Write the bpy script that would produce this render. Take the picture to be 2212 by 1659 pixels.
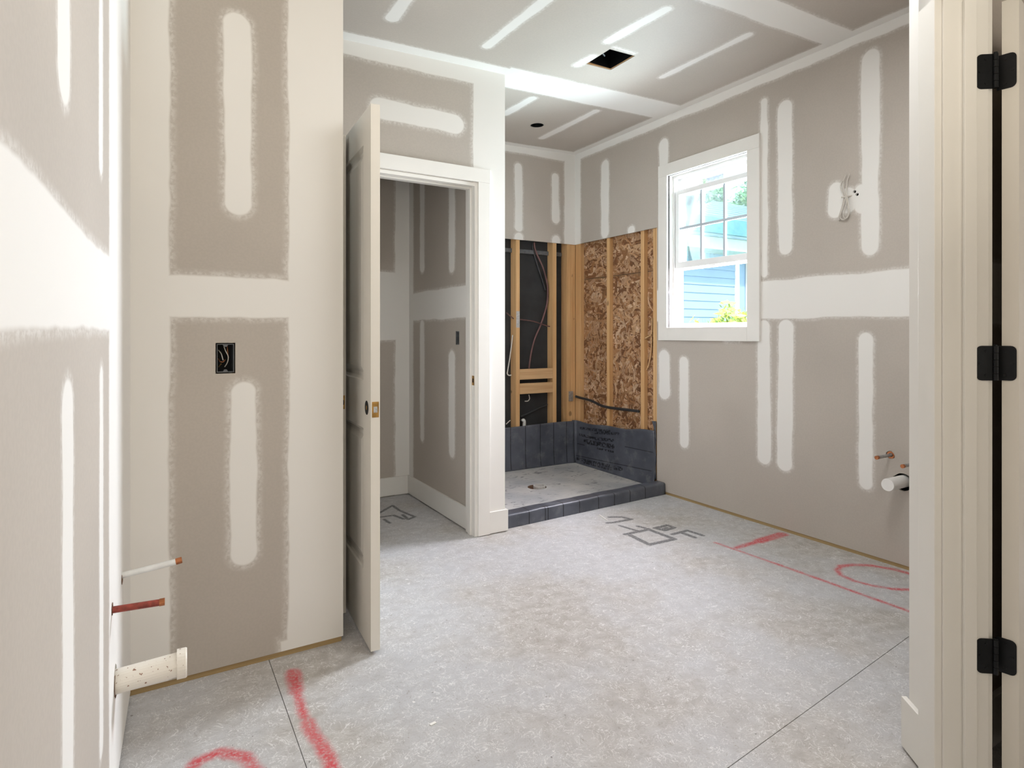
import bpy, bmesh, math, random
from math import sin, cos, radians, pi, sqrt
from mathutils import Vector, Matrix, noise
from mathutils.geometry import tessellate_polygon

for o in list(bpy.data.objects):
    bpy.data.objects.remove(o, do_unlink=True)
scn = bpy.context.scene
COL = scn.collection
random.seed(7)

# ------------------------------------------------------------------ camera
FPX, CXP, CYP, YAW, HCAM = 1293.0, 1106.0, 722.0, 0.538, 1.19
cam_d = bpy.data.cameras.new('camera')
cam = bpy.data.objects.new('camera', cam_d)
COL.objects.link(cam)
cam.location = (0, 0, HCAM)
cam.rotation_euler = (pi / 2, 0, -YAW)
cam_d.sensor_width = 36.0
cam_d.lens = FPX / 2212 * 36.0
cam_d.shift_x = (1106 - CXP) / 2212
cam_d.shift_y = -(829.5 - CYP) / 2212
cam_d.clip_start = 0.02
scn.camera = cam

# ------------------------------------------------------------------ world, lights, exposure
world = bpy.data.worlds.new('World')
scn.world = world
world.use_nodes = True
wb = world.node_tree.nodes['Background']
wb.inputs[0].default_value = (0.76, 0.88, 1.0, 1)
wb.inputs[1].default_value = 3.0

sun_d = bpy.data.lights.new('sun', 'SUN')
sun_d.energy = 4.0
sun_d.angle = radians(1.5)
sun_d.color = (1.0, 0.95, 0.86)
sun = bpy.data.objects.new('sun', sun_d)
COL.objects.link(sun)
sun.rotation_euler = (radians(42), 0, radians(-35))


def area(name, loc, target, sx, sy, power, color):
    d = bpy.data.lights.new(name, 'AREA')
    d.shape = 'RECTANGLE'
    d.size = sx
    d.size_y = sy
    d.energy = power
    d.color = color
    o = bpy.data.objects.new(name, d)
    COL.objects.link(o)
    o.location = loc
    v = Vector(target) - Vector(loc)
    o.rotation_euler = v.to_track_quat('-Z', 'Y').to_euler()
    return o


# panel outside the window carries its daylight; the other lamps are added, unseen fills
XR_ = 3.26
LIGHTS = {
    'window_daylight': ((XR_ + 0.52, 2.90, 1.95), (0.8, 2.55, 0.9), 1.10, 1.50, 445, (0.95, 0.905, 1.0), 180),
    'hall_fill': ((0.55, -1.35, 1.55), (1.1, 2.5, 1.45), 1.4, 2.0, 23, (1.0, 0.95, 0.83), 180),  # added fill behind the camera, the hall has no window
    'ceiling_fill': ((1.85, 1.15, 2.70), (1.85, 1.3, 0.0), 1.1, 0.5, 22, (0.95, 0.98, 1.0), 180),  # added soft fill under the ceiling, out of view, no fixture there
    'bounce_fill': ((0.5, -0.35, 1.3), (0.7, 0.1, 2.75), 0.5, 0.5, 19, (1.0, 0.93, 0.79), 140),  # added upward fill behind the camera, brightens the room off the ceiling
    'bedroom_fill': ((3.3, -0.9, 1.6), (1.7, 0.5, 1.3), 1.2, 1.6, 9, (1.0, 0.93, 0.80), 180),  # added fill in the closed next room, lights the door edge
}
for k_, (lo_, tg_, sx_, sy_, pw_, co_, sp_) in LIGHTS.items():
    al_ = area(k_, lo_, tg_, sx_, sy_, pw_, co_)
    al_.data.spread = radians(sp_)

vs = scn.view_settings
vs.view_transform = 'Standard'
vs.look = 'None'
vs.gamma = 1.0
vs.use_curve_mapping = False
vs.exposure = 0.0

# ------------------------------------------------------------------ pixel -> ray helpers (a pixel gives a direction only)
Fv = Vector((sin(YAW), cos(YAW), 0))
Rv = Vector((cos(YAW), -sin(YAW), 0))
Cv = Vector((0, 0, HCAM))


def ray(p):
    return Fv + Rv * ((p[0] - CXP) / FPX) + Vector((0, 0, 1)) * ((CYP - p[1]) / FPX)


def onz(p, z=0.0):
    r = ray(p)
    return Cv + r * ((z - HCAM) / r.z)


def onx(p, x):
    r = ray(p)
    return Cv + r * (x / r.x)


def ony(p, y):
    r = ray(p)
    return Cv + r * (y / r.y)


def onplane(p, a, n):
    r = ray(p)
    n = Vector((n[0], n[1], 0))
    a = Vector((a[0], a[1], 0))
    return Cv + r * (n.dot(a) / n.dot(Vector((r.x, r.y, 0))))


# ------------------------------------------------------------------ layout (metres)
XR = 3.26      # right wall
YS = 4.35      # shower back wall
YC = 3.13      # closet front wall
YP = 2.332     # partition facing the camera
XPE = 0.628    # free end of the partition
XCE = 1.818    # outer corner of the closet front wall
CYB = 4.235    # closet back wall
CXR = 1.632    # closet right wall
ZSH = 1.998    # lower edge of the drywall in the shower
YSE = 3.325    # end of the right wall drywall at the shower


def zc(x):
    return 2.76 + 0.034 * (x - 1.82)


def lx(y):
    return -0.069 - 0.038 * (YP - y)


def onceil(p):
    z = 2.78
    for i in range(25):
        q = onz(p, z)
        z = zc(q.x)
    return q


# ------------------------------------------------------------------ node helpers
def new_mat(name):
    m = bpy.data.materials.new(name)
    m.use_nodes = True
    nt = m.node_tree
    for n in list(nt.nodes):
        nt.nodes.remove(n)
    out = nt.nodes.new('ShaderNodeOutputMaterial')
    b = nt.nodes.new('ShaderNodeBsdfPrincipled')
    nt.links.new(b.outputs[0], out.inputs[0])
    return m, nt, b, out


def setin(nt, sock, v):
    if hasattr(v, 'is_output'):
        nt.links.new(v, sock)
    elif v is not None:
        sock.default_value = v


def M(nt, op, a, b=None, c=None, clamp=False):
    n = nt.nodes.new('ShaderNodeMath')
    n.operation = op
    n.use_clamp = clamp
    setin(nt, n.inputs[0], a)
    setin(nt, n.inputs[1], b)
    if c is not None:
        setin(nt, n.inputs[2], c)
    return n.outputs[0]


def VM(nt, op, a, b=None, out=0, scale=None):
    n = nt.nodes.new('ShaderNodeVectorMath')
    n.operation = op
    setin(nt, n.inputs[0], a)
    if b is not None:
        setin(nt, n.inputs[1], b)
    if scale is not None:
        setin(nt, n.inputs['Scale'], scale)
    return n.outputs[out]


def MR(nt, v, a, b, c=0.0, d=1.0, smooth=True):
    n = nt.nodes.new('ShaderNodeMapRange')
    n.interpolation_type = 'SMOOTHSTEP' if smooth else 'LINEAR'
    setin(nt, n.inputs[0], v)
    for i, x in enumerate((a, b, c, d)):
        setin(nt, n.inputs[i + 1], x)
    return n.outputs[0]


def MIX(nt, f, a, b, mode='MIX'):
    n = nt.nodes.new('ShaderNodeMix')
    n.data_type = 'RGBA'
    n.blend_type = mode
    setin(nt, n.inputs[0], f)
    setin(nt, n.inputs[6], a if hasattr(a, 'is_output') else (*a[:3], 1))
    setin(nt, n.inputs[7], b if hasattr(b, 'is_output') else (*b[:3], 1))
    return n.outputs[2]


def NOISE(nt, vec, scale, detail=2.0, rough=0.5, dist=0.0, out=0):
    n = nt.nodes.new('ShaderNodeTexNoise')
    if vec is not None:
        nt.links.new(vec, n.inputs['Vector'])
    n.inputs['Scale'].default_value = scale
    n.inputs['Detail'].default_value = detail
    n.inputs['Roughness'].default_value = rough
    n.inputs['Distortion'].default_value = dist
    return n.outputs[out]


def POS(nt):
    return nt.nodes.new('ShaderNodeNewGeometry').outputs['Position']


def OBJC(nt):
    return nt.nodes.new('ShaderNodeTexCoord').outputs['Object']


def SCALEV(nt, v, s):
    return VM(nt, 'MULTIPLY', v, s)


def BUMP(nt, b, h, strength, dist=0.002):
    n = nt.nodes.new('ShaderNodeBump')
    n.inputs['Strength'].default_value = strength
    n.inputs['Distance'].default_value = dist
    nt.links.new(h, n.inputs['Height'])
    nt.links.new(n.outputs[0], b.inputs['Normal'])


# signed distance node groups (2D shapes on a surface)
def chained(g, i):
    # evaluate the shapes one after another (keeps the shader small)
    return VM(g, 'ADD', i.outputs['P'], VM(g, 'SCALE', (1e-9, 1e-9, 1e-9), scale=i.outputs['Prev']))


def g_seg():
    g = bpy.data.node_groups.new('SegmentDistance', 'ShaderNodeTree')
    for nm, t in (('P', 'NodeSocketVector'), ('A', 'NodeSocketVector'), ('BA', 'NodeSocketVector'),
                  ('Inv', 'NodeSocketFloat'), ('R', 'NodeSocketFloat'), ('Prev', 'NodeSocketFloat')):
        g.interface.new_socket(nm, in_out='INPUT', socket_type=t)
    g.interface.new_socket('D', in_out='OUTPUT', socket_type='NodeSocketFloat')
    i = g.nodes.new('NodeGroupInput')
    o = g.nodes.new('NodeGroupOutput')
    pa = VM(g, 'SUBTRACT', chained(g, i), i.outputs['A'])
    dt = VM(g, 'DOT_PRODUCT', pa, i.outputs['BA'], out=1)
    t = M(g, 'MULTIPLY', dt, i.outputs['Inv'], clamp=True)
    q = VM(g, 'SCALE', i.outputs['BA'], scale=t)
    df = VM(g, 'SUBTRACT', pa, q)
    ln = VM(g, 'LENGTH', df, out=1)
    d = M(g, 'SUBTRACT', ln, i.outputs['R'])
    d = M(g, 'MINIMUM', d, i.outputs['Prev'])
    g.links.new(d, o.inputs[0])
    return g


def g_box():
    g = bpy.data.node_groups.new('BoxDistance', 'ShaderNodeTree')
    for nm, t in (('P', 'NodeSocketVector'), ('C', 'NodeSocketVector'), ('H', 'NodeSocketVector'), ('Prev', 'NodeSocketFloat')):
        g.interface.new_socket(nm, in_out='INPUT', socket_type=t)
    g.interface.new_socket('D', in_out='OUTPUT', socket_type='NodeSocketFloat')
    i = g.nodes.new('NodeGroupInput')
    o = g.nodes.new('NodeGroupOutput')
    a = VM(g, 'SUBTRACT', chained(g, i), i.outputs['C'])
    a = VM(g, 'ABSOLUTE', a)
    a = VM(g, 'SUBTRACT', a, i.outputs['H'])
    s = g.nodes.new('ShaderNodeSeparateXYZ')
    g.links.new(a, s.inputs[0])
    d = M(g, 'MAXIMUM', s.outputs[0], s.outputs[1])
    d = M(g, 'MINIMUM', d, i.outputs['Prev'])
    g.links.new(d, o.inputs[0])
    return g


GSEG, GBOX = g_seg(), g_box()


def UV2(nt, pos, axes):
    s = nt.nodes.new('ShaderNodeSeparateXYZ')
    nt.links.new(pos, s.inputs[0])
    c = nt.nodes.new('ShaderNodeCombineXYZ')
    nt.links.new(s.outputs['XYZ'.index(axes[0])], c.inputs[0])
    nt.links.new(s.outputs['XYZ'.index(axes[1])], c.inputs[1])
    return c.outputs[0]


def DIST(nt, P, shapes):
    d = 10.0
    for s in shapes:
        n = nt.nodes.new('ShaderNodeGroup')
        if s[0] == 'seg':
            _, u0, v0, u1, v1, r = s
            n.node_tree = GSEG
            nt.links.new(P, n.inputs['P'])
            bx, by = u1 - u0, v1 - v0
            if abs(bx) + abs(by) < 1e-5:
                by = 1e-4
            n.inputs['A'].default_value = (u0, v0, 0)
            n.inputs['BA'].default_value = (bx, by, 0)
            n.inputs['Inv'].default_value = 1.0 / (bx * bx + by * by)
            n.inputs['R'].default_value = r
        else:
            _, u0, u1, v0, v1 = s
            n.node_tree = GBOX
            nt.links.new(P, n.inputs['P'])
            n.inputs['C'].default_value = ((u0 + u1) / 2, (v0 + v1) / 2, 0)
            n.inputs['H'].default_value = ((u1 - u0) / 2, (v1 - v0) / 2, 0)
        setin(nt, n.inputs['Prev'], d)
        d = n.outputs[0]
    return d


PAPER = (0.475, 0.425, 0.372)
MUD = (0.80, 0.775, 0.735)


def drywall_mat(name, axes, shapes, halo=0.022):
    """grey paper-faced gypsum board with bands and strips of white joint compound"""
    m, nt, b, out = new_mat(name)
    pos = POS(nt)
    P = UV2(nt, pos, axes)
    big = NOISE(nt, pos, 9.0, 3)
    fine = NOISE(nt, pos, 120.0, 2)
    stain = NOISE(nt, pos, 1.6, 2)
    paper = MIX(nt, MR(nt, stain, 0.3, 0.7), [c * 0.97 for c in PAPER], [c * 1.05 for c in PAPER])
    paper = MIX(nt, MR(nt, fine, 0.35, 0.65, 0, 0.10), paper, (0.30, 0.27, 0.24))
    if shapes:
        d = DIST(nt, P, shapes)
        dn = M(nt, 'ADD', d, M(nt, 'MULTIPLY', M(nt, 'SUBTRACT', big, 0.5), 0.016))
        dn = M(nt, 'ADD', dn, M(nt, 'MULTIPLY', M(nt, 'SUBTRACT', NOISE(nt, pos, 3.2, 1), 0.5), 0.022))
        core = MR(nt, dn, 0.006, -0.007)
        grain = NOISE(nt, pos, 70.0, 4, 0.7)
        hl = M(nt, 'MULTIPLY', MR(nt, dn, halo, 0.0), MR(nt, grain, 0.38, 0.62, 0.12, 0.55))
        mask = M(nt, 'MAXIMUM', core, hl)
        col = MIX(nt, mask, paper, MUD)
        h = M(nt, 'ADD', M(nt, 'MULTIPLY', core, 0.8), M(nt, 'MULTIPLY', fine, 0.08))
        BUMP(nt, b, h, 0.12, 0.001)
    else:
        col = paper
        BUMP(nt, b, fine, 0.03, 0.001)
    nt.links.new(col, b.inputs['Base Color'])
    b.inputs['Roughness'].default_value = 0.6
    b.inputs['Specular IOR Level'].default_value = 0.4
    return m


def plain(name, col, rough=0.5, metal=0.0, var=0.06, scale=6.0, bump=0.0, spec=0.5):
    m, nt, b, out = new_mat(name)
    n = NOISE(nt, OBJC(nt), scale, 3)
    c = MIX(nt, MR(nt, n, 0.25, 0.75), [x * (1 - var) for x in col], [min(1, x * (1 + var)) for x in col])
    nt.links.new(c, b.inputs['Base Color'])
    b.inputs['Roughness'].default_value = rough
    b.inputs['Metallic'].default_value = metal
    b.inputs['Specular IOR Level'].default_value = spec
    if bump:
        BUMP(nt, b, NOISE(nt, OBJC(nt), scale * 12, 3), bump, 0.001)
    return m


def speckled(name, col, spot, rough, scale=90, thr=0.68):
    m, nt, b, out = new_mat(name)
    n = NOISE(nt, OBJC(nt), scale, 2)
    c = MIX(nt, MR(nt, n, thr, thr + 0.05), col, spot)
    nt.links.new(c, b.inputs['Base Color'])
    b.inputs['Roughness'].default_value = rough
    return m


def wood_mat(name, light, dark, along='Z'):
    m, nt, b, out = new_mat(name)
    p = POS(nt)
    sc = {'Z': (38, 38, 1.2), 'X': (1.2, 38, 38), 'Y': (38, 1.2, 38)}[along]
    g = NOISE(nt, SCALEV(nt, p, sc), 1.0, 5, 0.6, 0.6)
    big = NOISE(nt, p, 3.0, 2)
    knot = NOISE(nt, SCALEV(nt, p, tuple(s * 0.25 if s > 5 else s * 5 for s in sc)), 1.6, 1)
    c = MIX(nt, MR(nt, g, 0.32, 0.68), light, dark)
    c = MIX(nt, MR(nt, big, 0.35, 0.7, 0, 0.35), c, [x * 0.8 for x in light])
    c = MIX(nt, MR(nt, knot, 0.74, 0.8, 0, 0.7), c, [x * 0.35 for x in dark])
    nt.links.new(c, b.inputs['Base Color'])
    b.inputs['Roughness'].default_value = 0.7
    BUMP(nt, b, g, 0.08, 0.001)
    return m


def vcol_mat(name, rough=0.8, trans=0.0):
    m, nt, b, out = new_mat(name)
    a = nt.nodes.new('ShaderNodeAttribute')
    a.attribute_name = 'piece_tint'
    n = NOISE(nt, SCALEV(nt, POS(nt), (60, 60, 60)), 1.0, 3)
    c = MIX(nt, MR(nt, n, 0.3, 0.7, 0, 0.3), a.outputs['Color'], (0.2, 0.12, 0.06))
    nt.links.new(c if not trans else a.outputs['Color'], b.inputs['Base Color'])
    b.inputs['Roughness'].default_value = rough
    return m


def glass_mat(name):
    m, nt, b, out = new_mat(name)
    nt.nodes.remove(b)
    t = nt.nodes.new('ShaderNodeBsdfTransparent')
    t.inputs[0].default_value = (0.90, 0.97, 0.97, 1)
    g = nt.nodes.new('ShaderNodeBsdfGlossy')
    g.inputs['Roughness'].default_value = 0.03
    f = nt.nodes.new('ShaderNodeFresnel')
    f.inputs[0].default_value = 1.45
    n = NOISE(nt, OBJC(nt), 5.0, 1)
    fac = M(nt, 'MULTIPLY', f.outputs[0], MR(nt, n, 0.2, 0.8, 0.6, 0.9))
    mx = nt.nodes.new('ShaderNodeMixShader')
    nt.links.new(fac, mx.inputs[0])
    nt.links.new(t.outputs[0], mx.inputs[1])
    nt.links.new(g.outputs[0], mx.inputs[2])
    nt.links.new(mx.outputs[0], out.inputs[0])
    return m


MT = {}
MT['trim'] = plain('white_trim_paint', (0.80, 0.775, 0.73), 0.42, var=0.02, scale=3)
MT['door'] = plain('primed_door_paint', (0.77, 0.73, 0.66), 0.45, var=0.03, scale=3)
MT['vinyl'] = plain('window_vinyl', (0.86, 0.86, 0.85), 0.35, var=0.01)
MT['blackmetal'] = plain('matte_black_metal', (0.012, 0.013, 0.015), 0.42, 0.6, var=0.2, scale=30)
MT['blackhole'] = plain('dark_cavity', (0.012, 0.012, 0.012), 0.9, var=0.3)
MT['brass'] = plain('brass', (0.50, 0.29, 0.09), 0.35, 0.85, var=0.25, scale=60)
MT['copper'] = plain('copper', (0.42, 0.16, 0.07), 0.38, 0.85, var=0.3, scale=60)
MT['redpipe'] = plain('red_pipe', (0.26, 0.045, 0.03), 0.45, 0.2, var=0.35, scale=70)
MT['greypipe'] = plain('grey_pipe', (0.35, 0.34, 0.33), 0.4, 0.3, var=0.3, scale=60)
MT['pvc'] = speckled('white_pvc', (0.80, 0.75, 0.67), (0.28, 0.15, 0.10), 0.4, 110, 0.66)
MT['whitepipe'] = plain('white_pipe', (0.72, 0.72, 0.70), 0.4, var=0.06, scale=40)
MT['boxplastic'] = plain('grey_plastic', (0.10, 0.105, 0.11), 0.4, var=0.2, scale=50)
MT['galv'] = plain('galvanised_plate', (0.45, 0.45, 0.44), 0.4, 0.7, var=0.2, scale=60)
MT['cablewhite'] = plain('white_cable', (0.60, 0.56, 0.50), 0.5, var=0.08)
MT['cableblack'] = plain('black_cable', (0.03, 0.03, 0.032), 0.45, var=0.2)
MT['cablered'] = plain('maroon_tube', (0.14, 0.065, 0.06), 0.45, var=0.2)
MT['stud'] = wood_mat('pine_stud', (0.70, 0.44, 0.21), (0.56, 0.31, 0.125), 'Z')
MT['studx'] = wood_mat('pine_block', (0.64, 0.42, 0.22), (0.50, 0.29, 0.13), 'X')
MT['study'] = wood_mat('pine_plate', (0.40, 0.28, 0.13), (0.29, 0.19, 0.08), 'Y')
MT['platex'] = wood_mat('pine_plate_x', (0.40, 0.28, 0.13), (0.29, 0.19, 0.08), 'X')
MT['osbbase'] = wood_mat('osb_core', (0.34, 0.18, 0.08), (0.20, 0.10, 0.045), 'Z')
MT['osb'] = vcol_mat('osb_strand', 0.75)
MT['leaf'] = vcol_mat('leaf', 0.6, 1)
MT['glass'] = glass_mat('window_glass')
MT['bark'] = plain('bark', (0.20, 0.15, 0.11), 0.9, var=0.3, scale=12)
MT['siding'] = plain('blue_siding', (0.30, 0.44, 0.62), 0.6, var=0.03, scale=2)
MT['extwhite'] = plain('exterior_white', (0.85, 0.85, 0.83), 0.5, var=0.02)
MT['roof'] = plain('grey_shingle', (0.33, 0.42, 0.47), 0.9, var=0.12, scale=14)
MT['roofband'] = plain('teal_roof_band', (0.10, 0.30, 0.40), 0.8, var=0.1, scale=10)
MT['grass'] = plain('grass_ground', (0.16, 0.24, 0.08), 0.95, var=0.3, scale=3)
MT['sticker'] = plain('dark_sticker', (0.22, 0.25, 0.28), 0.6, var=0.25, scale=40)
MT['felt'] = plain('black_felt', (0.022, 0.023, 0.024), 0.72, var=0.25, scale=7, bump=0.2)
MT['rust'] = plain('rusty_edge', (0.16, 0.09, 0.055), 0.8, var=0.5, scale=200)
MT['whitebit'] = plain('white_chip', (0.8, 0.78, 0.74), 0.7)


# ------------------------------------------------------------------ mesh helpers
class MB:
    def __init__(self):
        self.v = []
        self.f = []

    def box(self, a, b):
        x0, y0, z0 = [min(p, q) for p, q in zip(a, b)]
        x1, y1, z1 = [max(p, q) for p, q in zip(a, b)]
        i = len(self.v)
        self.v += [(x0, y0, z0), (x1, y0, z0), (x1, y1, z0), (x0, y1, z0), (x0, y0, z1), (x1, y0, z1), (x1, y1, z1), (x0, y1, z1)]
        self.f += [tuple(i + k for k in q) for q in ((0, 3, 2, 1), (4, 5, 6, 7), (0, 1, 5, 4), (1, 2, 6, 5), (2, 3, 7, 6), (3, 0, 4, 7))]
        return self

    def obox(self, o, ux, uy, uz):
        """parallelepiped from corner o and three edge vectors"""
        o, ux, uy, uz = Vector(o), Vector(ux), Vector(uy), Vector(uz)
        i = len(self.v)
        for c in ((0, 0, 0), (1, 0, 0), (1, 1, 0), (0, 1, 0), (0, 0, 1), (1, 0, 1), (1, 1, 1), (0, 1, 1)):
            self.v.append(tuple(o + ux * c[0] + uy * c[1] + uz * c[2]))
        q = ((0, 3, 2, 1), (4, 5, 6, 7), (0, 1, 5, 4), (1, 2, 6, 5), (2, 3, 7, 6), (3, 0, 4, 7))
        if ux.cross(uy).dot(uz) < 0:
            q = [tuple(reversed(k)) for k in q]
        self.f += [tuple(i + k for k in f) for f in q]
        return self

    def tube(self, pts, r, n=10, cap=True):
        pts = [Vector(p) for p in pts]
        rs = r if isinstance(r, (list, tuple)) else [r] * len(pts)
        base = len(self.v)
        t0 = (pts[1] - pts[0]).normalized()
        up = Vector((0, 0, 1)) if abs(t0.z) < 0.9 else Vector((1, 0, 0))
        nrm = t0.cross(up).normalized()
        for k, p in enumerate(pts):
            t = (pts[min(k + 1, len(pts) - 1)] - pts[max(k - 1, 0)]).normalized()
            nrm = (nrm - t * nrm.dot(t)).normalized()
            bi = t.cross(nrm)
            for j in range(n):
                a = 2 * pi * j / n
                self.v.append(tuple(p + (nrm * cos(a) + bi * sin(a)) * rs[k]))
        for k in range(len(pts) - 1):
            for j in range(n):
                a, b = base + k * n + j, base + k * n + (j + 1) % n
                self.f.append((a, b, b + n, a + n))
        if cap:
            self.f.append(tuple(base + j for j in reversed(range(n))))
            self.f.append(tuple(base + (len(pts) - 1) * n + j for j in range(n)))
        return self

    def prism(self, outer, holes, fn, t):
        """2D outline with holes; fn(u,v,w) -> 3D; w runs 0..t"""
        loops = [list(outer)] + [list(h) for h in holes]
        flat = [p for l in loops for p in l]
        tris = tessellate_polygon([[Vector((p[0], p[1], 0)) for p in l] for l in loops])
        b = len(self.v)
        n = len(flat)
        for w in (0, t):
            for p in flat:
                self.v.append(tuple(fn(p[0], p[1], w)))
        for a, c, d in tris:
            self.f.append((b + a, b + c, b + d))
            self.f.append((b + n + d, b + n + c, b + n + a))
        k = 0
        for l in loops:
            for j in range(len(l)):
                p, q = b + k + j, b + k + (j + 1) % len(l)
                self.f.append((p, q, q + n, p + n))
            k += len(l)
        return self

    def build(self, name, mat, parent=None, bevel=0.0, smooth=False, loc=None):
        me = bpy.data.meshes.new(name)
        vs_ = self.v
        if loc is not None:
            vs_ = [tuple(Vector(p) - Vector(loc)) for p in vs_]
        me.from_pydata(vs_, [], self.f)
        bm = bmesh.new()
        bm.from_mesh(me)
        bmesh.ops.recalc_face_normals(bm, faces=bm.faces)
        if bevel:
            es = [e for e in bm.edges if len(e.link_faces) == 2 and e.calc_face_angle(0) > 0.6]
            bmesh.ops.bevel(bm, geom=es, offset=bevel, segments=2, affect='EDGES', profile=0.6)
        bm.to_mesh(me)
        bm.free()
        if smooth:
            for p in me.polygons:
                p.use_smooth = True
        me.materials.append(MT[mat] if isinstance(mat, str) else mat)
        o = bpy.data.objects.new(name, me)
        COL.objects.link(o)
        if loc is not None:
            o.location = loc
        if parent is not None:
            o.parent = parent
            o.matrix_parent_inverse = Matrix.Translation(parent.location).inverted()
        return o


def bx(name, a, b, mat, parent=None, bevel=0.0):
    c = [(p + q) / 2 for p, q in zip(a, b)]
    return MB().box(a, b).build(name, mat, parent, bevel, loc=c)


def tag(o, label, cat, group=None, kind=None):
    o['label'] = label
    o['category'] = cat
    if group:
        o['group'] = group
    if kind:
        o['kind'] = kind
    return o


def thing(name, loc, label, cat, group=None, kind=None):
    o = bpy.data.objects.new(name, None)
    o.empty_display_size = 0.05
    o.location = loc
    COL.objects.link(o)
    return tag(o, label, cat, group, kind)


def circ(u, v, r, n=24, ry=None):
    ry = ry or r
    return [(u + r * cos(2 * pi * k / n), v + ry * sin(2 * pi * k / n)) for k in range(n)]


def ragged(u, v, r, n=18, amp=0.2, seed=1):
    rr = random.Random(seed)
    return [(u + r * (1 + amp * (rr.random() - 0.5)) * cos(2 * pi * k / n), v + r * (1 + amp * (rr.random() - 0.5)) * sin(2 * pi * k / n)) for k in range(n)]


def rect(u0, u1, v0, v1):
    return [(u0, v0), (u1, v0), (u1, v1), (u0, v1)]


def smooth_path(pts, sub=6):
    P = [Vector(p) for p in pts]
    out = []
    for i in range(len(P) - 1):
        p0, p1, p2, p3 = P[max(i - 1, 0)], P[i], P[i + 1], P[min(i + 2, len(P) - 1)]
        for k in range(sub):
            t = k / sub
            out.append(0.5 * ((2 * p1) + (p2 - p0) * t + (2 * p0 - 5 * p1 + 4 * p2 - p3) * t * t + (3 * p1 - p0 - 3 * p2 + p3) * t ** 3))
    out.append(P[-1])
    return out


# ------------------------------------------------------------------ joint compound shapes, measured per surface
def S(fn, axes, p0, p1, w):
    """strip from pixel p0 to p1, w pixels wide, on the surface fn"""
    ai = ['XYZ'.index(a) for a in axes]
    q0, q1 = fn(p0), fn(p1)
    mid = ((p0[0] + p1[0]) / 2, (p0[1] + p1[1]) / 2)
    a, b = fn((mid[0] - w / 2, mid[1])), fn((mid[0] + w / 2, mid[1]))
    A = Vector((q0[ai[0]], q0[ai[1]]))
    B = Vector((q1[ai[0]], q1[ai[1]]))
    wv = Vector((b[ai[0]] - a[ai[0]], b[ai[1]] - a[ai[1]]))
    dr = (B - A)
    L = dr.length
    dr = dr / L
    r = abs(wv.x * dr.y - wv.y * dr.x) / 2
    e = min(r, L * 0.45)
    A2, B2 = A + dr * e, B - dr * e
    return ('seg', A2.x, A2.y, B2.x, B2.y, r)


fr = lambda p: onx(p, XR)
fp = lambda p: ony(p, YP)
fc = lambda p: ony(p, YC)
fs = lambda p: ony(p, YS)
LN = (1.0, 0.038)
fl = lambda p: onplane(p, (lx(YP), YP), (1.0, -0.038))

zband0, zband1 = fr((1650, 690)).z, fr((1650, 607)).z
right_shapes = [
    ('box', -1, 6, zband0, zband1),
    ('box', -1, 6, fr((1651, 179)).z - 0.003, 4),
    ('box', fr((1254, 400)).y, 6, -1, 4),
    S(fr, 'YZ', (1307, 345), (1307, 514), 17), S(fr, 'YZ', (1434, 300), (1432, 480), 19),
    S(fr, 'YZ', (1650, 212), (1651, 600), 16), S(fr, 'YZ', (1695, 218), (1697, 552), 31),
    S(fr, 'YZ', (1881, 106), (1879, 553), 40),
    S(fr, 'YZ', (1434, 755), (1436, 862), 24), S(fr, 'YZ', (1477, 770), (1478, 968), 20),
    S(fr, 'YZ', (1649, 690), (1651, 1003), 29), S(fr, 'YZ', (1698, 690), (1694, 1018), 33),
    S(fr, 'YZ', (1870, 718), (1870, 1058), 32),
    S(fr, 'YZ', (1806, 392), (1806, 470), 34), S(fr, 'YZ', (1830, 404), (1832, 462), 42), S(fr, 'YZ', (1860, 396), (1862, 462), 36),
    S(fr, 'YZ', (1565, 738), (1600, 739), 6),
    ('seg', 3.6, ZSH + 0.02, 3.615, ZSH + 0.02, 0.035),
]
MT['dw_right'] = drywall_mat('drywall_right', 'YZ', right_shapes)

pz0, pz1 = fp((500, 685)).z, fp((500, 600)).z
part_shapes = [
    ('box', -2, fp((366, 800)).x, -1, 4), ('box', fp((622, 800)).x, 2, -1, 4), ('box', -2, 2, pz0, pz1),
    S(fp, 'XZ', (512, 26), (516, 466), 62), S(fp, 'XZ', (526, 824), (527, 1220), 58),
    ('box', fp((606, 1300)).x, 1, -1, fp((640, 1378)).z),
]
MT['dw_part'] = drywall_mat('drywall_partition', 'XZ', part_shapes, 0.028)

lz0, lz1 = fl((262, 716)).z, fl((262, 580)).z
left_shapes = [
    ('box', -3, 5, lz0, lz1), ('box', fl((236, 700)).y, 5, -1, 4),
    S(fl, 'YZ', (138, -200), (139, 228), 27), S(fl, 'YZ', (218, -200), (218, 380), 8),
    S(fl, 'YZ', (147, 815), (147, 1900), 24), S(fl, 'YZ', (219, 785), (219, 1640), 8),
]
MT['dw_left'] = drywall_mat('drywall_left', 'YZ', left_shapes)

closet_shapes = [
    ('box', fc((1022, 300)).x, 4, -1, 4), ('box', -2, 4, fc((742, 114)).z, 4),
    S(fc, 'XZ', (797, 231), (1003, 262), 0.1),
]
a_, b_ = fc((800, 232)), fc((1003, 262))
closet_shapes[2] = ('seg', a_.x + 0.05, (a_.z + b_.z) / 2 - 0.01, b_.x - 0.06, (a_.z + b_.z) / 2 - 0.012, 0.058)
MT['dw_closet'] = drywall_mat('drywall_closet_front', 'XZ', closet_shapes, 0.03)

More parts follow.
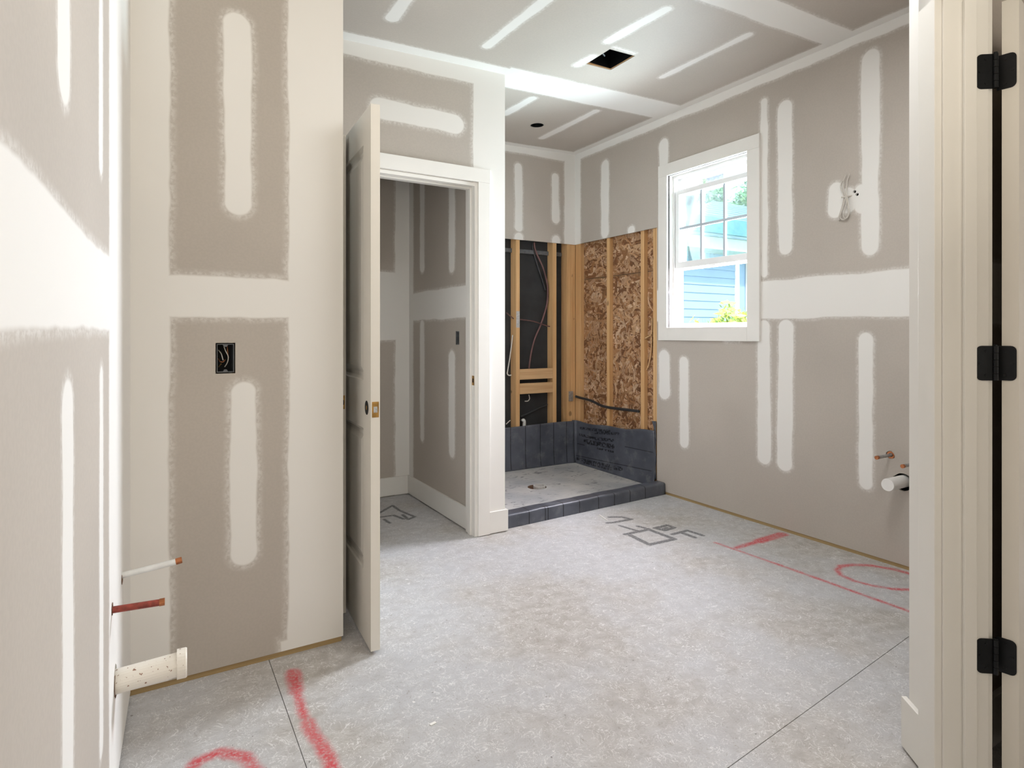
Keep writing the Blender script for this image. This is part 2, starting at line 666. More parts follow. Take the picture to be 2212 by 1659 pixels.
fk = lambda p: ony(p, CYB)
fq = lambda p: onx(p, CXR)
MT['dw_closet_back'] = drywall_mat('drywall_closet_back', 'XZ', [
    ('box', fk((853, 600)).x, 3, -1, 4), ('box', -2, 3, fk((850, 736)).z, fk((850, 588)).z)])
MT['dw_closet_right'] = drywall_mat('drywall_closet_right', 'YZ', [
    ('box', fq((893, 600)).y, 6, -1, 4), ('box', -1, 6, fq((950, 690)).z, fq((950, 625)).z),
    S(fq, 'YZ', (912, 340), (912, 588), 9), S(fq, 'YZ', (912, 690), (912, 955), 9),
    S(fq, 'YZ', (976, 340), (976, 590), 13), S(fq, 'YZ', (976, 757), (976, 990), 13)])

MT['dw_shower'] = drywall_mat('drywall_shower_back', 'XZ', [
    ('box', fs((1219, 400)).x, 4, -1, 4), ('box', -1, 4, fs((1150, 336)).z, 4),
    S(fs, 'XZ', (1120, 352), (1121, 500), 17), S(fs, 'XZ', (1199, 374), (1201, 482), 16),
    S(fs, 'XZ', (1121, 506), (1121, 522), 18), S(fs, 'XZ', (1201, 511), (1201, 530), 18)])

ce = onceil
ceil_shapes = [
    ('box', -3, ce((742, 75)).x + 9, ce((900, 110)).y, YC + 1) if False else ('box', -3, XCE, YC - 0.085, 6),
    ('box', 1.8, 4, ce((1108, 146)).y, ce((1094, 189)).y),
    ('box', -1, 4, ce((1675, 0)).y, ce((1630, 44)).y),
    ('box', XR - 0.07, 4, -1, 6), ('box', 1.8, 4, YS - 0.07, 6),
    S(ce, 'XY', (842, 46), (905, -40), 34), S(ce, 'XY', (1046, 104), (1200, -17), 32),
    S(ce, 'XY', (1306, 94), (1450, 14), 30), S(ce, 'XY', (1424, 170), (1625, 71), 21),
    S(ce, 'XY', (1085, 250), (1156, 209), 24), S(ce, 'XY', (1166, 301), (1293, 237), 20),
    S(ce, 'XY', (1242, 144), (1288, 118), 24), S(ce, 'XY', (1325, 101), (1372, 116), 10),
]
MT['dw_ceil'] = drywall_mat('drywall_ceiling', 'XY', ceil_shapes)
MT['mud'] = drywall_mat('joint_compound_corner', 'XZ', [('box', -9, 9, -9, 9)])
MT['dw_plain'] = drywall_mat('drywall_plain', 'XZ', [('box', -9, 9, 1.22, 1.4)])


# ------------------------------------------------------------------ floor material (strand board with dust, spray paint and marker)
def fseg(p0, p1, wm):
    a, b = onz(p0), onz(p1)
    return ('seg', a.x, a.y, b.x, b.y, wm)


def poly(pts, wm):
    return [fseg(pts[i], pts[i + 1], wm) for i in range(len(pts) - 1)]


mk = lambda x, y: (1290 + x / 8.848, 1090 + y / 8.848)      # marker crop
black = []
black += poly([mk(230, 240), mk(470, 238), mk(650, 280), mk(300, 345), mk(200, 350)], 0.011)
black += poly([mk(430, 402), mk(720, 490), mk(800, 505)], 0.008)
black += poly([mk(540, 568), mk(980, 475), mk(1480, 660), mk(1000, 765), mk(640, 590)], 0.013)
black += poly([mk(780, 415), mk(980, 465)], 0.010)
black += poly([mk(1110, 450), mk(1340, 395), mk(1470, 440), mk(1290, 495), mk(1110, 450)], 0.012)
black += poly([mk(1270, 470), mk(1330, 440)], 0.010)
black += poly([mk(1440, 570), mk(1720, 495), mk(2020, 590)], 0.011)
black += poly([mk(1610, 535), mk(1860, 628)], 0.012)
black2 = poly([(816, 1110), (848, 1092), (862, 1102), (880, 1110), (896, 1116), (882, 1122), (870, 1112)], 0.008)
black2 += poly([(822, 1117), (850, 1113), (872, 1121)], 0.008) + poly([(830, 1122), (842, 1130)], 0.007)
red = [fseg((1592, 1183), (1640, 1169), 0.012), fseg((1640, 1169), (1690, 1154), 0.026), fseg((1545, 1172), (1700, 1226), 0.0015), fseg((1700, 1226), (1990, 1330), 0.004)]
c0 = onz((1900, 1247))
cx_, cy_ = c0.x, c0.y
ea = onz((1806, 1224))
eb = onz((1990, 1256))
ring = []
for k in range(14):
    t0_, t1_ = 2 * pi * k / 14, 2 * pi * (k + 1) / 14
    f_ = lambda t: (1905 + 98 * cos(t) + 0, 1247 + 22 * sin(t) + 16 * cos(t))
    ring.append(fseg(f_(t0_), f_(t1_), 0.005 + 0.004 * (sin(t0_) < 0)))
red += ring
red += [fseg((632, 1452), (640, 1492), 0.017), fseg((640, 1492), (662, 1560), 0.007), fseg((662, 1560), (712, 1640), 0.013), fseg((712, 1640), (735, 1740), 0.014)]
red += poly([(395, 1685), (425, 1645), (475, 1624), (530, 1635), (556, 1668), (570, 1720)], 0.013)
OSBS = 1


def floor_material():
    m, nt, b, out = new_mat('subfloor_strand_board')
    pos = POS(nt)
    P = UV2(nt, pos, 'XY')
    warp = NOISE(nt, pos, 7.0, 2, out=1)
    pw = VM(nt, 'ADD', pos, VM(nt, 'SCALE', VM(nt, 'SUBTRACT', warp, (0.5, 0.5, 0.5)), scale=0.10))
    n1 = NOISE(nt, SCALEV(nt, pw, (26, 34, 1)), 1.0, 2, 0.5, 0.8)
    n2 = NOISE(nt, SCALEV(nt, pw, (60, 44, 1)), 1.0, 2, 0.5, 0.6)
    msk = NOISE(nt, pos, 16.0, 2)
    l1 = MR(nt, M(nt, 'ABSOLUTE', M(nt, 'SUBTRACT', n1, 0.5)), 0.014, 0.004)
    l2 = MR(nt, M(nt, 'ABSOLUTE', M(nt, 'SUBTRACT', n2, 0.52)), 0.016, 0.004)
    d1 = MR(nt, M(nt, 'ABSOLUTE', M(nt, 'SUBTRACT', n2, 0.42)), 0.012, 0.003)
    lines = M(nt, 'MULTIPLY', M(nt, 'MAXIMUM', l1, l2), MR(nt, msk, 0.36, 0.52))
    tone = NOISE(nt, SCALEV(nt, pw, (18, 22, 1)), 1.0, 4, 0.65)
    dust = NOISE(nt, pos, 1.7, 3, 0.55)
    fine = NOISE(nt, pos, 190.0, 2)
    base = MIX(nt, MR(nt, tone, 0.3, 0.7), (0.37, 0.335, 0.295), (0.49, 0.465, 0.43))
    base = MIX(nt, MR(nt, dust, 0.33, 0.62, 0.10, 0.62), base, (0.530, 0.548, 0.590))
    base = MIX(nt, M(nt, 'MULTIPLY', lines, 0.62), base, (0.80, 0.79, 0.78))
    base = MIX(nt, M(nt, 'MULTIPLY', M(nt, 'MULTIPLY', d1, MR(nt, msk, 0.56, 0.40)), 0.55), base, (0.24, 0.20, 0.16))
    base = MIX(nt, MR(nt, fine, 0.3, 0.7, 0.0, 0.14), base, (0.28, 0.24, 0.2))
    chips = NOISE(nt, pos, 55.0, 1)
    base = MIX(nt, MR(nt, chips, 0.775, 0.80, 0, 0.7), base, (0.85, 0.83, 0.8))
    base = MIX(nt, MR(nt, chips, 0.235, 0.215, 0, 0.6), base, (0.10, 0.085, 0.07))
    grain = NOISE(nt, pos, 90.0, 3, 0.7)
    dr_ = M(nt, 'ADD', DIST(nt, P, red), M(nt, 'MULTIPLY', M(nt, 'SUBTRACT', NOISE(nt, pos, 14.0, 2), 0.5), 0.018))
    rm = M(nt, 'MULTIPLY', MR(nt, dr_, 0.020, -0.008), MR(nt, grain, 0.34, 0.56, 0.42, 0.95))
    rm = M(nt, 'MULTIPLY', rm, MR(nt, msk, 0.3, 0.6, 0.68, 1.0))
    base = MIX(nt, rm, base, (0.56, 0.045, 0.06))
    db = M(nt, 'ADD', DIST(nt, P, black + black2), M(nt, 'MULTIPLY', M(nt, 'SUBTRACT', NOISE(nt, pos, 40.0, 2), 0.5), 0.008))
    bm_ = M(nt, 'MULTIPLY', MR(nt, db, 0.010, -0.003), MR(nt, grain, 0.33, 0.55, 0.4, 0.85))
    base = MIX(nt, bm_, base, (0.055, 0.055, 0.06))
    nt.links.new(base, b.inputs['Base Color'])
    b.inputs['Roughness'].default_value = 0.6
    b.inputs['Specular IOR Level'].default_value = 0.35
    BUMP(nt, b, NOISE(nt, pos, 45.0, 3), 0.18, 0.002)
    return m


MT['floor'] = floor_material()


def liner_mat(name, axes, shapes, textboxes=()):
    m, nt, b, out = new_mat(name)
    pos = POS(nt)
    P = UV2(nt, pos, axes)
    n = NOISE(nt, pos, 5.0, 3)
    c = MIX(nt, MR(nt, n, 0.3, 0.7), (0.060, 0.066, 0.082), (0.100, 0.108, 0.132))
    if shapes:
        d = DIST(nt, P, shapes)
        c = MIX(nt, MR(nt, d, 0.0012, -0.0012, 0, 0.93), c, (0.008, 0.008, 0.012))
    if textboxes:
        d = DIST(nt, P, textboxes)
        tx = NOISE(nt, SCALEV(nt, P, (70, 45, 1)), 1.0, 1)
        c = MIX(nt, M(nt, 'MULTIPLY', MR(nt, d, 0.003, -0.003), MR(nt, tx, 0.44, 0.5)), c, (0.008, 0.008, 0.012))
    dust = NOISE(nt, pos, 11.0, 4, 0.65)
    c = MIX(nt, MR(nt, dust, 0.5, 0.75, 0, 0.25), c, (0.30, 0.30, 0.30))
    nt.links.new(c, b.inputs['Base Color'])
    b.inputs['Roughness'].default_value = 0.42
    BUMP(nt, b, NOISE(nt, pos, 9.0, 2), 0.25, 0.01)
    b.inputs['Roughness'].default_value = 0.36
    return m


# ================================================================== STRUCTURE
# ---- floor: strand board panels with open joints
floor = thing('floor', (1.3, 2.0, 0), 'dusty strand board subfloor with red spray paint and black marker', 'floor', kind='structure')
G = 0.0016
sl = 0.0967   # the sheets are laid a little out of square to the walls


def fpanel(x0, x1, y0, y1, g):
    me = MB()
    f = lambda u, v, w: (u, v + (sl * (u - 1.95) if abs(v - Y1) < 0.01 else 0), -0.018 + w)
    me.prism([(x0 + g[0], y0 + g[2]), (x1 - g[1], y0 + g[2]), (x1 - g[1], y1 - g[3]), (x0 + g[0], y1 - g[3])], [], f, 0.018)
    return me.build('floor_panel', 'floor', floor)


Y1 = 1.165
tt, oo = 0.0002, 0.0011      # butted joint, open joint
for (x0, x1, y0, y1, g) in ((-0.4, 1.0, -2.0, Y1 - 1.22, (tt, tt, tt, tt)), (1.0, 4.3, -2.0, Y1 - 1.22, (tt, tt, tt, tt)),
                            (-0.4, 3.0, Y1 - 1.22, Y1, (tt, tt, tt, oo)), (3.0, 4.3, Y1 - 1.22, Y1, (tt, tt, tt, oo)),
                            (-0.4, 0.358, Y1, Y1 + 1.22, (tt, oo, oo, tt)), (0.358, 2.797, Y1, Y1 + 1.22, (oo, tt, oo, tt)), (2.797, 3.42, Y1, Y1 + 1.22, (tt, tt, oo, tt)),
                            (-0.4, 1.43, Y1 + 1.22, Y1 + 2.44, (tt, tt, tt, tt)), (1.43, 3.42, Y1 + 1.22, Y1 + 2.44, (tt, tt, tt, tt)),
                            (-0.4, 0.9, Y1 + 2.44, 4.7, (tt, tt, tt, tt)), (0.9, 3.42, Y1 + 2.44, 4.6, (tt, tt, tt, tt))):
    fpanel(x0, x1, y0, y1, g)
bx('floor_joist_deck', (-0.5, -1.9, -0.06), (4.3, 4.65, -0.0185), 'osbbase', floor)

# ---- ceiling with the fan opening and the round lamp opening
fan = [onceil(p) for p in ((1268, 138), (1318, 152), (1370, 122), (1318, 105))]
fx0, fx1 = (fan[0].x + fan[3].x) / 2, (fan[1].x + fan[2].x) / 2
fy0, fy1 = (fan[2].y + fan[3].y) / 2, (fan[0].y + fan[1].y) / 2
can = onceil((1160, 271))
CANR = 0.052
cl = MB()
cl.prism([(-0.6, -1.8), (4.3, -1.8), (4.3, 4.7), (-0.6, 4.7)], [rect(fx0, fx1, fy0, fy1), circ(can.x, can.y, CANR, 28)],
         lambda u, v, w: (u, v, zc(u) + w), 0.014)
ceiling = cl.build('ceiling', 'dw_ceil')
tag(ceiling, 'taped drywall ceiling with a square and a round opening', 'ceiling', kind='structure')


def wall(name, p0, p1, t, mat, label, holes=(), z0=0.0, outline=None, parent=None, kind='structure', side=1):
    """vertical slab whose face runs p0->p1; thickness t to the left (side=1) or right (side=-1) of that direction"""
    a, b = Vector((p0[0], p0[1], 0)), Vector((p1[0], p1[1], 0))
    d = (b - a)
    L = d.length
    d.normalize()
    n = Vector((-d.y, d.x, 0)) * side
    if outline is None:
        outline = [(0, z0), (L, z0), (L, zc(b.x)), (0, zc(a.x))]
    mb = MB()
    mb.prism(outline, holes, lambda u, v, w: a + d * u + n * w + Vector((0, 0, v)), t)
    c = (a + b) / 2
    o = mb.build(name, mat, parent, loc=(c.x, c.y, 0))
    if parent is None:
        tag(o, label, 'wall', kind=kind)
    return o


# ---- partition facing the camera
PB = [fp((467, 742)), fp((507, 805))]
pbx0, pbx1, pbz0, pbz1 = PB[0].x, PB[1].x, PB[1].z, PB[0].z
X0P = lx(YP)
wp = wall('wall_partition', (X0P, YP), (XPE, YP), 0.0127, 'dw_part', 'taped drywall partition with an open electrical box',
          holes=[rect(pbx0 - X0P - 0.002, pbx1 - X0P + 0.002, pbz0 - 0.002, pbz1 + 0.002)], z0=0.019, side=1)
bx('partition_core_left', (X0P - 0.1, YP + 0.0127, 0.04), (pbx0 - 0.004, YP + 0.104, 2.72), 'stud', wp)
bx('partition_core', (pbx1 + 0.004, YP + 0.0127, 0.04), (XPE - 0.013, YP + 0.104, 2.72), 'stud', wp)
bx('end_board', (XPE - 0.013, YP + 0.0127, 0.013), (XPE, YP + 0.117, zc(XPE)), 'mud', wp)
bx('rear_board', (X0P - 0.1, YP + 0.104, 0.013), (XPE, YP + 0.117, zc(0)), 'mud', wp)
bx('bottom_plate', (X0P - 0.1, YP + 0.002, 0.0), (XPE - 0.006, YP + 0.1, 0.04), 'platex', wp)

# ---- left wall
pipeY = [2.03, 1.767, 1.85]
pipeZ = [0.495, 0.515, 0.302]
pipeR = [0.0085, 0.0085, 0.0302]
LP0, LP1 = (lx(3.2), 3.2), (lx(-1.6), -1.6)
Lu = Vector((LP1[0] - LP0[0], LP1[1] - LP0[1], 0))
LL = Lu.length
Lu.normalize()
lholes = [ragged((3.2 - y) / -Lu.y, z, r * (1.7 if r < 0.02 else 1.22), 16, 0.35, 3 + i) for i, (y, z, r) in enumerate(zip(pipeY, pipeZ, pipeR))]
wl = wall('wall_left', LP0, LP1, 0.0127, 'dw_left', 'taped drywall wall beside the sink pipe stubs', holes=lholes, z0=0.013, side=-1)
bx('cavity_backing', (-0.40, -1.7, 0.04), (-0.32, 3.2, 2.66), 'blackhole', wl)
bx('bottom_plate', (-0.32, 1.0, 0.0), (-0.128, 2.32, 0.04), 'study', wl)

# ---- closet front wall with door opening
DX0, DX1, DZ = 0.735, 1.612, 2.06
cwL = lx(YC)
wc = wall('wall_closet', (cwL, YC), (XCE, YC), 0.115, 'dw_closet', 'drywall closet wall with cased door opening', side=1,
          outline=[(0, 0), (DX0 - 0.02 - cwL, 0), (DX0 - 0.02 - cwL, DZ + 0.02), (DX1 + 0.02 - cwL, DZ + 0.02), (DX1 + 0.02 - cwL, 0),
                   (XCE - cwL, 0), (XCE - cwL, zc(XCE)), (0, zc(cwL))])
# closet interior
SWB = fq((988, 730))
s0, s1 = SWB.y - 0.026, SWB.y + 0.026
z0s, z1s = SWB.z - 0.043, SWB.z + 0.043
wcr = wall('wall_closet_right', (CXR, YC + 0.115), (CXR, YS + 0.1), 0.0127, 'dw_closet_right', 'shaded drywall side wall inside the closet',
           holes=[rect(s0 - YC - 0.115, s1 - YC - 0.115, z0s, z1s)], side=-1)
bx('shower_side_board', (XCE - 0.013, YC + 0.115, 0.0), (XCE, YS + 0.1, zc(XCE)), 'mud', wcr)
wall('wall_closet_back', (0.2, CYB), (CXR, CYB), 0.05, 'dw_closet_back', 'shaded drywall rear wall inside the closet', side=1)
wall('wall_closet_left', (0.25, CYB), (0.25, YC + 0.115), 0.05, 'dw_plain', 'drywall wall at the hinge side inside the closet', side=-1)

# ---- shower back wall: drywall above, bare framing below
wsb = thing('wall_shower_back', (2.6, YS, 0), 'shower back wall, drywall above open pine framing', 'wall', kind='structure')
wall('drywall', (1.81, YS), (XR, YS), 0.0127, 'dw_shower', '', parent=wsb, outline=[(0, ZSH - 0.004), (XR - 1.81, ZSH), (XR - 1.81, zc(XR)), (0, zc(1.81))])
YF = YS + 0.0127
for name, x0, x1 in (('stud', fs((1115.3, 700)).x, fs((1123, 700)).x), ('stud', fs((1194.8, 700)).x, fs((1203, 700)).x),
                     ('stud', 2.23, 2.268), ('stud', 1.83, 1.868)):
    c = (x0 + x1) / 2 + 0.006
    bx('stud', (c - 0.019, YF, 0.0), (c + 0.019, YF + 0.089, ZSH + 0.1), 'stud', wsb, 0.002)
for x0, y0, xw in ((3.178, YF, 0.037), (3.217, YF + 0.002, 0.0555)):
    bx('stud', (x0, y0, 0.0), (x0 + xw, YF + 0.089, ZSH + 0.1), 'stud', wsb, 0.002)
st1 = (fs((1115.3, 700)).x + fs((1123, 700)).x) / 2 + 0.006
st2 = (fs((1194.8, 700)).x + fs((1203, 700)).x) / 2 + 0.006
for (ya, yb) in ((797, 819.5), (828, 850.5)):
    zt, zb = fs((1150, ya)).z, fs((1150, yb)).z
    bx('blocking', (st1 + 0.0195, YF + 0.001, zb), (st2 - 0.0195, YF + 0.039, zt), 'studx', wsb, 0.002)
bx('head_block', (1.83, YF, ZSH + 0.012), (3.25, YF + 0.05, ZSH + 0.05), 'studx', wsb)
bx('felt_backing', (1.80, YF + 0.0895, 0.0), (3.36, YF + 0.10, 2.4), 'felt', wsb)
bx('nail_plate', (st1 - 0.017, YF - 0.0012, fs((1119, 700)).z - 0.03), (st1 + 0.017, YF - 0.0001, fs((1119, 672)).z), 'galv', wsb)
bx('insulation_lip', (1.9, YF + 0.070, 1.895), (3.17, YF + 0.0885, 1.93), 'boxplastic', wsb)

# ---- right wall: drywall, window opening, open framing in the shower
wr = thing('wall_right', (XR, 2.5, 0), 'taped drywall window wall with framing exposed at the shower', 'wall', kind='structure')
WY0, WY1, WZ0, WZ1 = 2.509, 3.209, 1.236, 2.360
YN = 0.93
ph = [(1923, 983), (1974, 1004), (1949, 1040)]
phw = [fr(p) for p in ph]
rholes = [rect(WY0 - YN, WY1 - YN, WZ0, WZ1)]
rholes += [ragged(phw[0].y - YN, phw[0].z, 0.021, 14, 0.25, 11), ragged(phw[1].y - YN, phw[1].z, 0.021, 14, 0.25, 12),
           ragged(phw[2].y - YN, phw[2].z, 0.045, 18, 0.25, 13)]
wh = [fr((1846, 414)), fr((1851.5, 420))]
rholes += [circ(w.y - YN, w.z, 0.0085, 12) for w in wh]
wall('drywall', (XR, YN), (XR, YS + 0.0127), 0.0127, 'dw_right', '', parent=wr, side=-1, holes=rholes,
     outline=[(0, 0.019), (YSE - YN, 0.019), (YSE - YN, ZSH), (YS + 0.0127 - YN, ZSH), (YS + 0.0127 - YN, zc(XR)), (0, zc(XR))])
XF = XR + 0.0127
bx('bottom_plate', (XF - 0.010, YN, 0.0), (XF + 0.083, 3.36, 0.0385), 'study', wr)
FD = 0.040
for yc_ in (fr((1311, 700)).y, fr((1385, 700)).y):
    bx('stud', (XF, yc_ - 0.019, 0.0), (XF + FD, yc_ + 0.019, ZSH + 0.1), 'stud', wr, 0.002)
bx('stud', (XF, YSE - 0.012, 0.0), (XF + FD, YSE + 0.030, ZSH + 0.1), 'stud', wr, 0.002)
bx('stud', (XF + 0.001, YSE + 0.032, 0.5), (XF + FD, YSE + 0.055, ZSH + 0.1), 'stud', wr, 0.002)
bx('stud', (XF, 4.285, 0.0), (XF + FD, 4.361, ZSH + 0.1), 'stud', wr, 0.002)
bx('head_block', (XF, YSE, ZSH + 0.012), (XF + FD - 0.004, 4.4, ZSH + 0.05), 'study', wr)
for y in (0.95, 1.36, 2.20, 2.43):
    bx('stud', (XF, y - 0.019, 0.0385), (XF + 0.089, y + 0.019, zc(XR)), 'stud', wr)
XO = XF + FD + 0.0005
# sheathing: two sheets with a joint, each covered in overlapping strands
OSB_Z = fr((1310, 601)).z + 0.02


def strands(name, parent, x, y0, y1, z0, z1, n, seed):
    rr = random.Random(seed)
    V, Fc, Cc = [], [], []
    for k in range(n):
        cy, cz = rr.uniform(y0, y1), rr.uniform(z0, z1)
        a = rr.uniform(0, pi)
        L = rr.uniform(0.05, 0.17)
        w = rr.uniform(0.010, 0.036)
        bend = rr.uniform(-0.9, 0.9)
        h = x - 0.0004 - 0.0022 * (k / n) - rr.uniform(0, 0.0012)
        i = len(V)
        m_ = 5
        ok = True
        pts = []
        for q in range(m_):
            t = q / (m_ - 1) - 0.5
            ang = a + bend * t * 2
            py = cy + cos(a) * L * t - sin(a) * bend * L * t * t
            pz = cz + sin(a) * L * t + cos(a) * bend * L * t * t
            ww = w * (1 - 1.2 * abs(t) ** 2) * (1 + 0.25 * rr.uniform(-1, 1)) / 2
            for sgn in (-1, 1):
                yy, zz = py - sin(ang) * ww * sgn, pz + cos(ang) * ww * sgn
                if not (y0 - 0.002 < yy < y1 + 0.002 and z0 - 0.002 < zz < z1 + 0.002):
                    ok = False
                pts.append((h - 0.0012 * sgn * rr.random(), yy, zz))
        if not ok:
            continue
        V += pts
        c = rr.choice([(0.47, 0.265, 0.13), (0.40, 0.20, 0.085), (0.55, 0.34, 0.19), (0.30, 0.135, 0.05), (0.44, 0.26, 0.15), (0.62, 0.42, 0.27), (0.20, 0.08, 0.028), (0.16, 0.06, 0.02)])
        s = rr.uniform(0.85, 1.15)
        for q in range(m_ - 1):
            Fc.append((i + 2 * q, i + 2 * q + 1, i + 2 * q + 3, i + 2 * q + 2))
            Cc.append(tuple(v * s for v in c))
    me = bpy.data.meshes.new(name)
    me.from_pydata(V, [], Fc)
    at = me.color_attributes.new('piece_tint', 'FLOAT_COLOR', 'CORNER')
    li = 0
    for p, c in zip(me.polygons, Cc):
        for l in p.loop_indices:
            at.data[l].color = (*c, 1)
    me.materials.append(MT['osb'])
    o = bpy.data.objects.new(name, me)
    COL.objects.link(o)
    o.parent = parent
    o.matrix_parent_inverse = Matrix.Translation(parent.location).inverted()
    o['kind'] = 'stuff'
    return o


for z0_, z1_, sd in ((0.0, OSB_Z - 0.002, 5), (OSB_Z + 0.002, 2.5, 6)):
    ob = bx('sheathing_panel', (XO, 3.32, z0_), (XO + 0.011, YF + 0.09, z1_), 'osbbase', wr)
    strands('wood_strands', ob, XO, 3.33, 4.36, max(z0_, 0.3), min(z1_, 2.1), 3400 if z0_ == 0 else 1300, sd)
# wall outside the shower bays (keeps daylight out between the studs)
ext = MB()
ext.prism([(YN - 0.2, -0.1), (4.7, -0.1), (4.7, 3.0), (YN - 0.2, 3.0)], [rect(WY0 - 0.02, WY1 + 0.02, WZ0 - 0.02, WZ1 + 0.02)],
          lambda u, v, w: (XF + 0.101 + w, u, v), 0.02)
ext.build('exterior_cladding', 'extwhite', wr)

# ---- near-right wall and the angled wall with the other doorway
B0, B1 = onz((1955, 1624.6)), onz((1979.5, 1656))
dd = Vector((B0.x - B1.x, B0.y - B1.y, 0)).normalized()
nn = Vector((dd.y, -dd.x, 0))            # into the wall, away from this room
BT = 0.0145
O_ = Vector((B0.x, B0.y, 0)) + nn * BT   # on the wall face


def on_face(px, off=0.0):
    """distance along the angled wall (from O_) where the pixel column meets the plane set off by off"""
    q = onplane((px, 900), (O_ + nn * off), nn)
    return (Vector((q.x, q.y, 0)) - O_).dot(dd)


s_corner = on_face(1964)
CT = 0.018
s_cas1 = on_face(1983, -CT)
s_cas0 = on_face(2018.5, -CT)
s_j = s_cas0 - 0.006
JW = 0.109


def D(s, n, z=0.0):
    q = O_ + dd * s + nn * n
    return Vector((q.x, q.y, z))


LDOOR = 0.82
ztop = zc(1.8)
wd = MB()
wd.prism([(s_corner, 0), (s_j + 0.02, 0), (s_j + 0.02, 2.08), (s_j - LDOOR - 0.02, 2.08), (s_j - LDOOR - 0.02, 0), (s_j - LDOOR - 0.9, 0),
          (s_j - LDOOR - 0.9, ztop - 0.03), (s_corner, ztop)], [], lambda u, v, w: D(u, w, v), JW)
wdo = wd.build('wall_diagonal', 'mud')
tag(wdo, 'narrow angled wall end beside the black-hinged doorway', 'wall', kind='structure')
ce_ = D(s_corner, 0)
wall('wall_near', (ce_.x, ce_.y), (XR + 0.1, ce_.y), 0.10, 'dw_plain', 'drywall wall behind the open hinged door', side=-1)
wb_end = D(s_j - LDOOR - 0.9, 0)
wall('wall_back', (-0.4, -1.62), (4.2, -1.62), 0.05, 'dw_plain', 'drywall wall behind the camera', side=-1)
wall('wall_bedroom', (4.1, -1.62), (4.1, 0.85), 0.05, 'dw_plain', 'drywall wall of the adjoining room', side=-1)
wall('wall_hall', (wb_end.x, wb_end.y), (wb_end.x, -1.62), 0.10, 'dw_plain', 'drywall wall between hall and adjoining room', side=1)

# ---- trims
cR0, cR1 = 1.629, 1.705
tcz = 2.083
t1 = thing('trim_1', (1.2, YC, 0), 'flat white casing around the closet doorway', 'door casing', kind='structure')
bx('casing_leg', (cR0, YC - 0.018, 0.004), (cR1, YC, tcz), 'trim', t1, 0.0015)
bx('casing_leg', (0.635, YC - 0.018, 0.004), (0.715, YC, tcz), 'trim', t1, 0.0015)
bx('casing_head', (0.635, YC - 0.019, tcz), (cR1 + 0.002, YC, tcz + 0.080), 'trim', t1, 0.0015)
bx('jamb_side', (DX1, YC - 0.001, 0.0), (DX1 + 0.02, YC + 0.117, DZ + 0.02), 'trim', t1)
bx('jamb_side', (DX0 - 0.02, YC - 0.001, 0.0), (DX0, YC + 0.117, DZ + 0.02), 'trim', t1)
bx('jamb_head', (DX0, YC - 0.001, DZ), (DX1, YC + 0.117, DZ + 0.02), 'trim', t1)
bx('door_stop', (DX1 - 0.011, YC + 0.038, 0.0), (DX1, YC + 0.072, DZ), 'trim', t1, 0.002)
bx('door_stop', (DX0, YC + 0.038, 0.0), (DX0 + 0.011, YC + 0.072, DZ), 'trim', t1, 0.002)
bx('door_stop', (DX0 + 0.011, YC + 0.038, DZ - 0.011), (DX1 - 0.011, YC + 0.072, DZ), 'trim', t1, 0.002)
zs = 1.19 - (820 - CYP) * 3.6 / FPX
sp = bx('strike_plate', (DX1 - 0.0012, YC + 0.004, zs - 0.028), (DX1, YC + 0.032, zs + 0.028), 'brass', t1)
bx('latch_hole', (DX1 - 0.0018, YC + 0.011, zs - 0.012), (DX1 - 0.0013, YC + 0.025, zs + 0.012), 'blackhole', sp)

bb = thing('baseboard_closet_end', (1.76, YC, 0), 'short white baseboard block at the closet wall corner', 'baseboard', kind='structure')
bx('board', (cR1 + 0.001, YC - 0.0145, 0.006), (XCE + 0.0145, YC, 0.133), 'trim', bb, 0.002)
bx('return', (XCE, YC, 0.006), (XCE + 0.0145, YC + 0.035, 0.133), 'trim', bb, 0.002)
tag(bx('baseboard_closet_back', (0.31, CYB - 0.014, 0.008), (CXR - 0.0145, CYB, 0.14), 'trim', None, 0.002), 'white baseboard along the closet rear wall', 'baseboard', kind='structure')
tag(bx('baseboard_closet_right', (CXR - 0.014, YC + 0.118, 0.008), (CXR, CYB, 0.14), 'trim', None, 0.002), 'white baseboard along the closet side wall', 'baseboard', kind='structure')

bs = MB().obox(D(s_corner + 0.0145, -BT, 0.006), dd * (s_cas1 - s_corner - 0.0145), nn * BT, (0, 0, 0.142))
bso = bs.build('baseboard_diagonal', 'trim', None, 0.0015)
tag(bso, 'short white baseboard on the angled wall end', 'baseboard', kind='structure')
nb = bx('baseboard_near', (ce_.x + 0.14, ce_.y - 0.116, 0.0), (XR + 0.5, ce_.y - 0.1, 0.14), 'trim')
tag(nb, 'baseboard in the dim room behind the hinge gap', 'baseboard', kind='structure')

t2 = thing('trim_2', tuple(D(s_j, 0.06)), 'white painted door frame holding three black hinges', 'door frame', kind='structure')
MB().obox(D(s_cas0, -CT, 0.0), dd * (s_cas1 - s_cas0), nn * CT, (0, 0, 2.14)).build('casing_leg', 'trim', t2, 0.0015)
MB().obox(D(s_j, 0, 0.0), dd * 0.02, nn * JW, (0, 0, 2.08)).build('jamb_side', 'trim', t2, 0.0012)
n_st0 = 0.045
MB().obox(D(s_j - 0.011, n_st0, 0.0), dd * 0.011, nn * 0.030, (0, 0, 2.05)).build('door_stop', 'trim', t2, 0.0025)
MB().obox(D(s_cas0, JW, 0.0), dd * 0.07, nn * 0.0125, (0, 0, 2.14)).build('casing_leg', 'trim', t2, 0.0015)
MB().obox(D(s_j - LDOOR - 0.02, 0, 0.0), dd * 0.02, nn * JW, (0, 0, 2.08)).build('jamb_side', 'trim', t2, 0.0012)
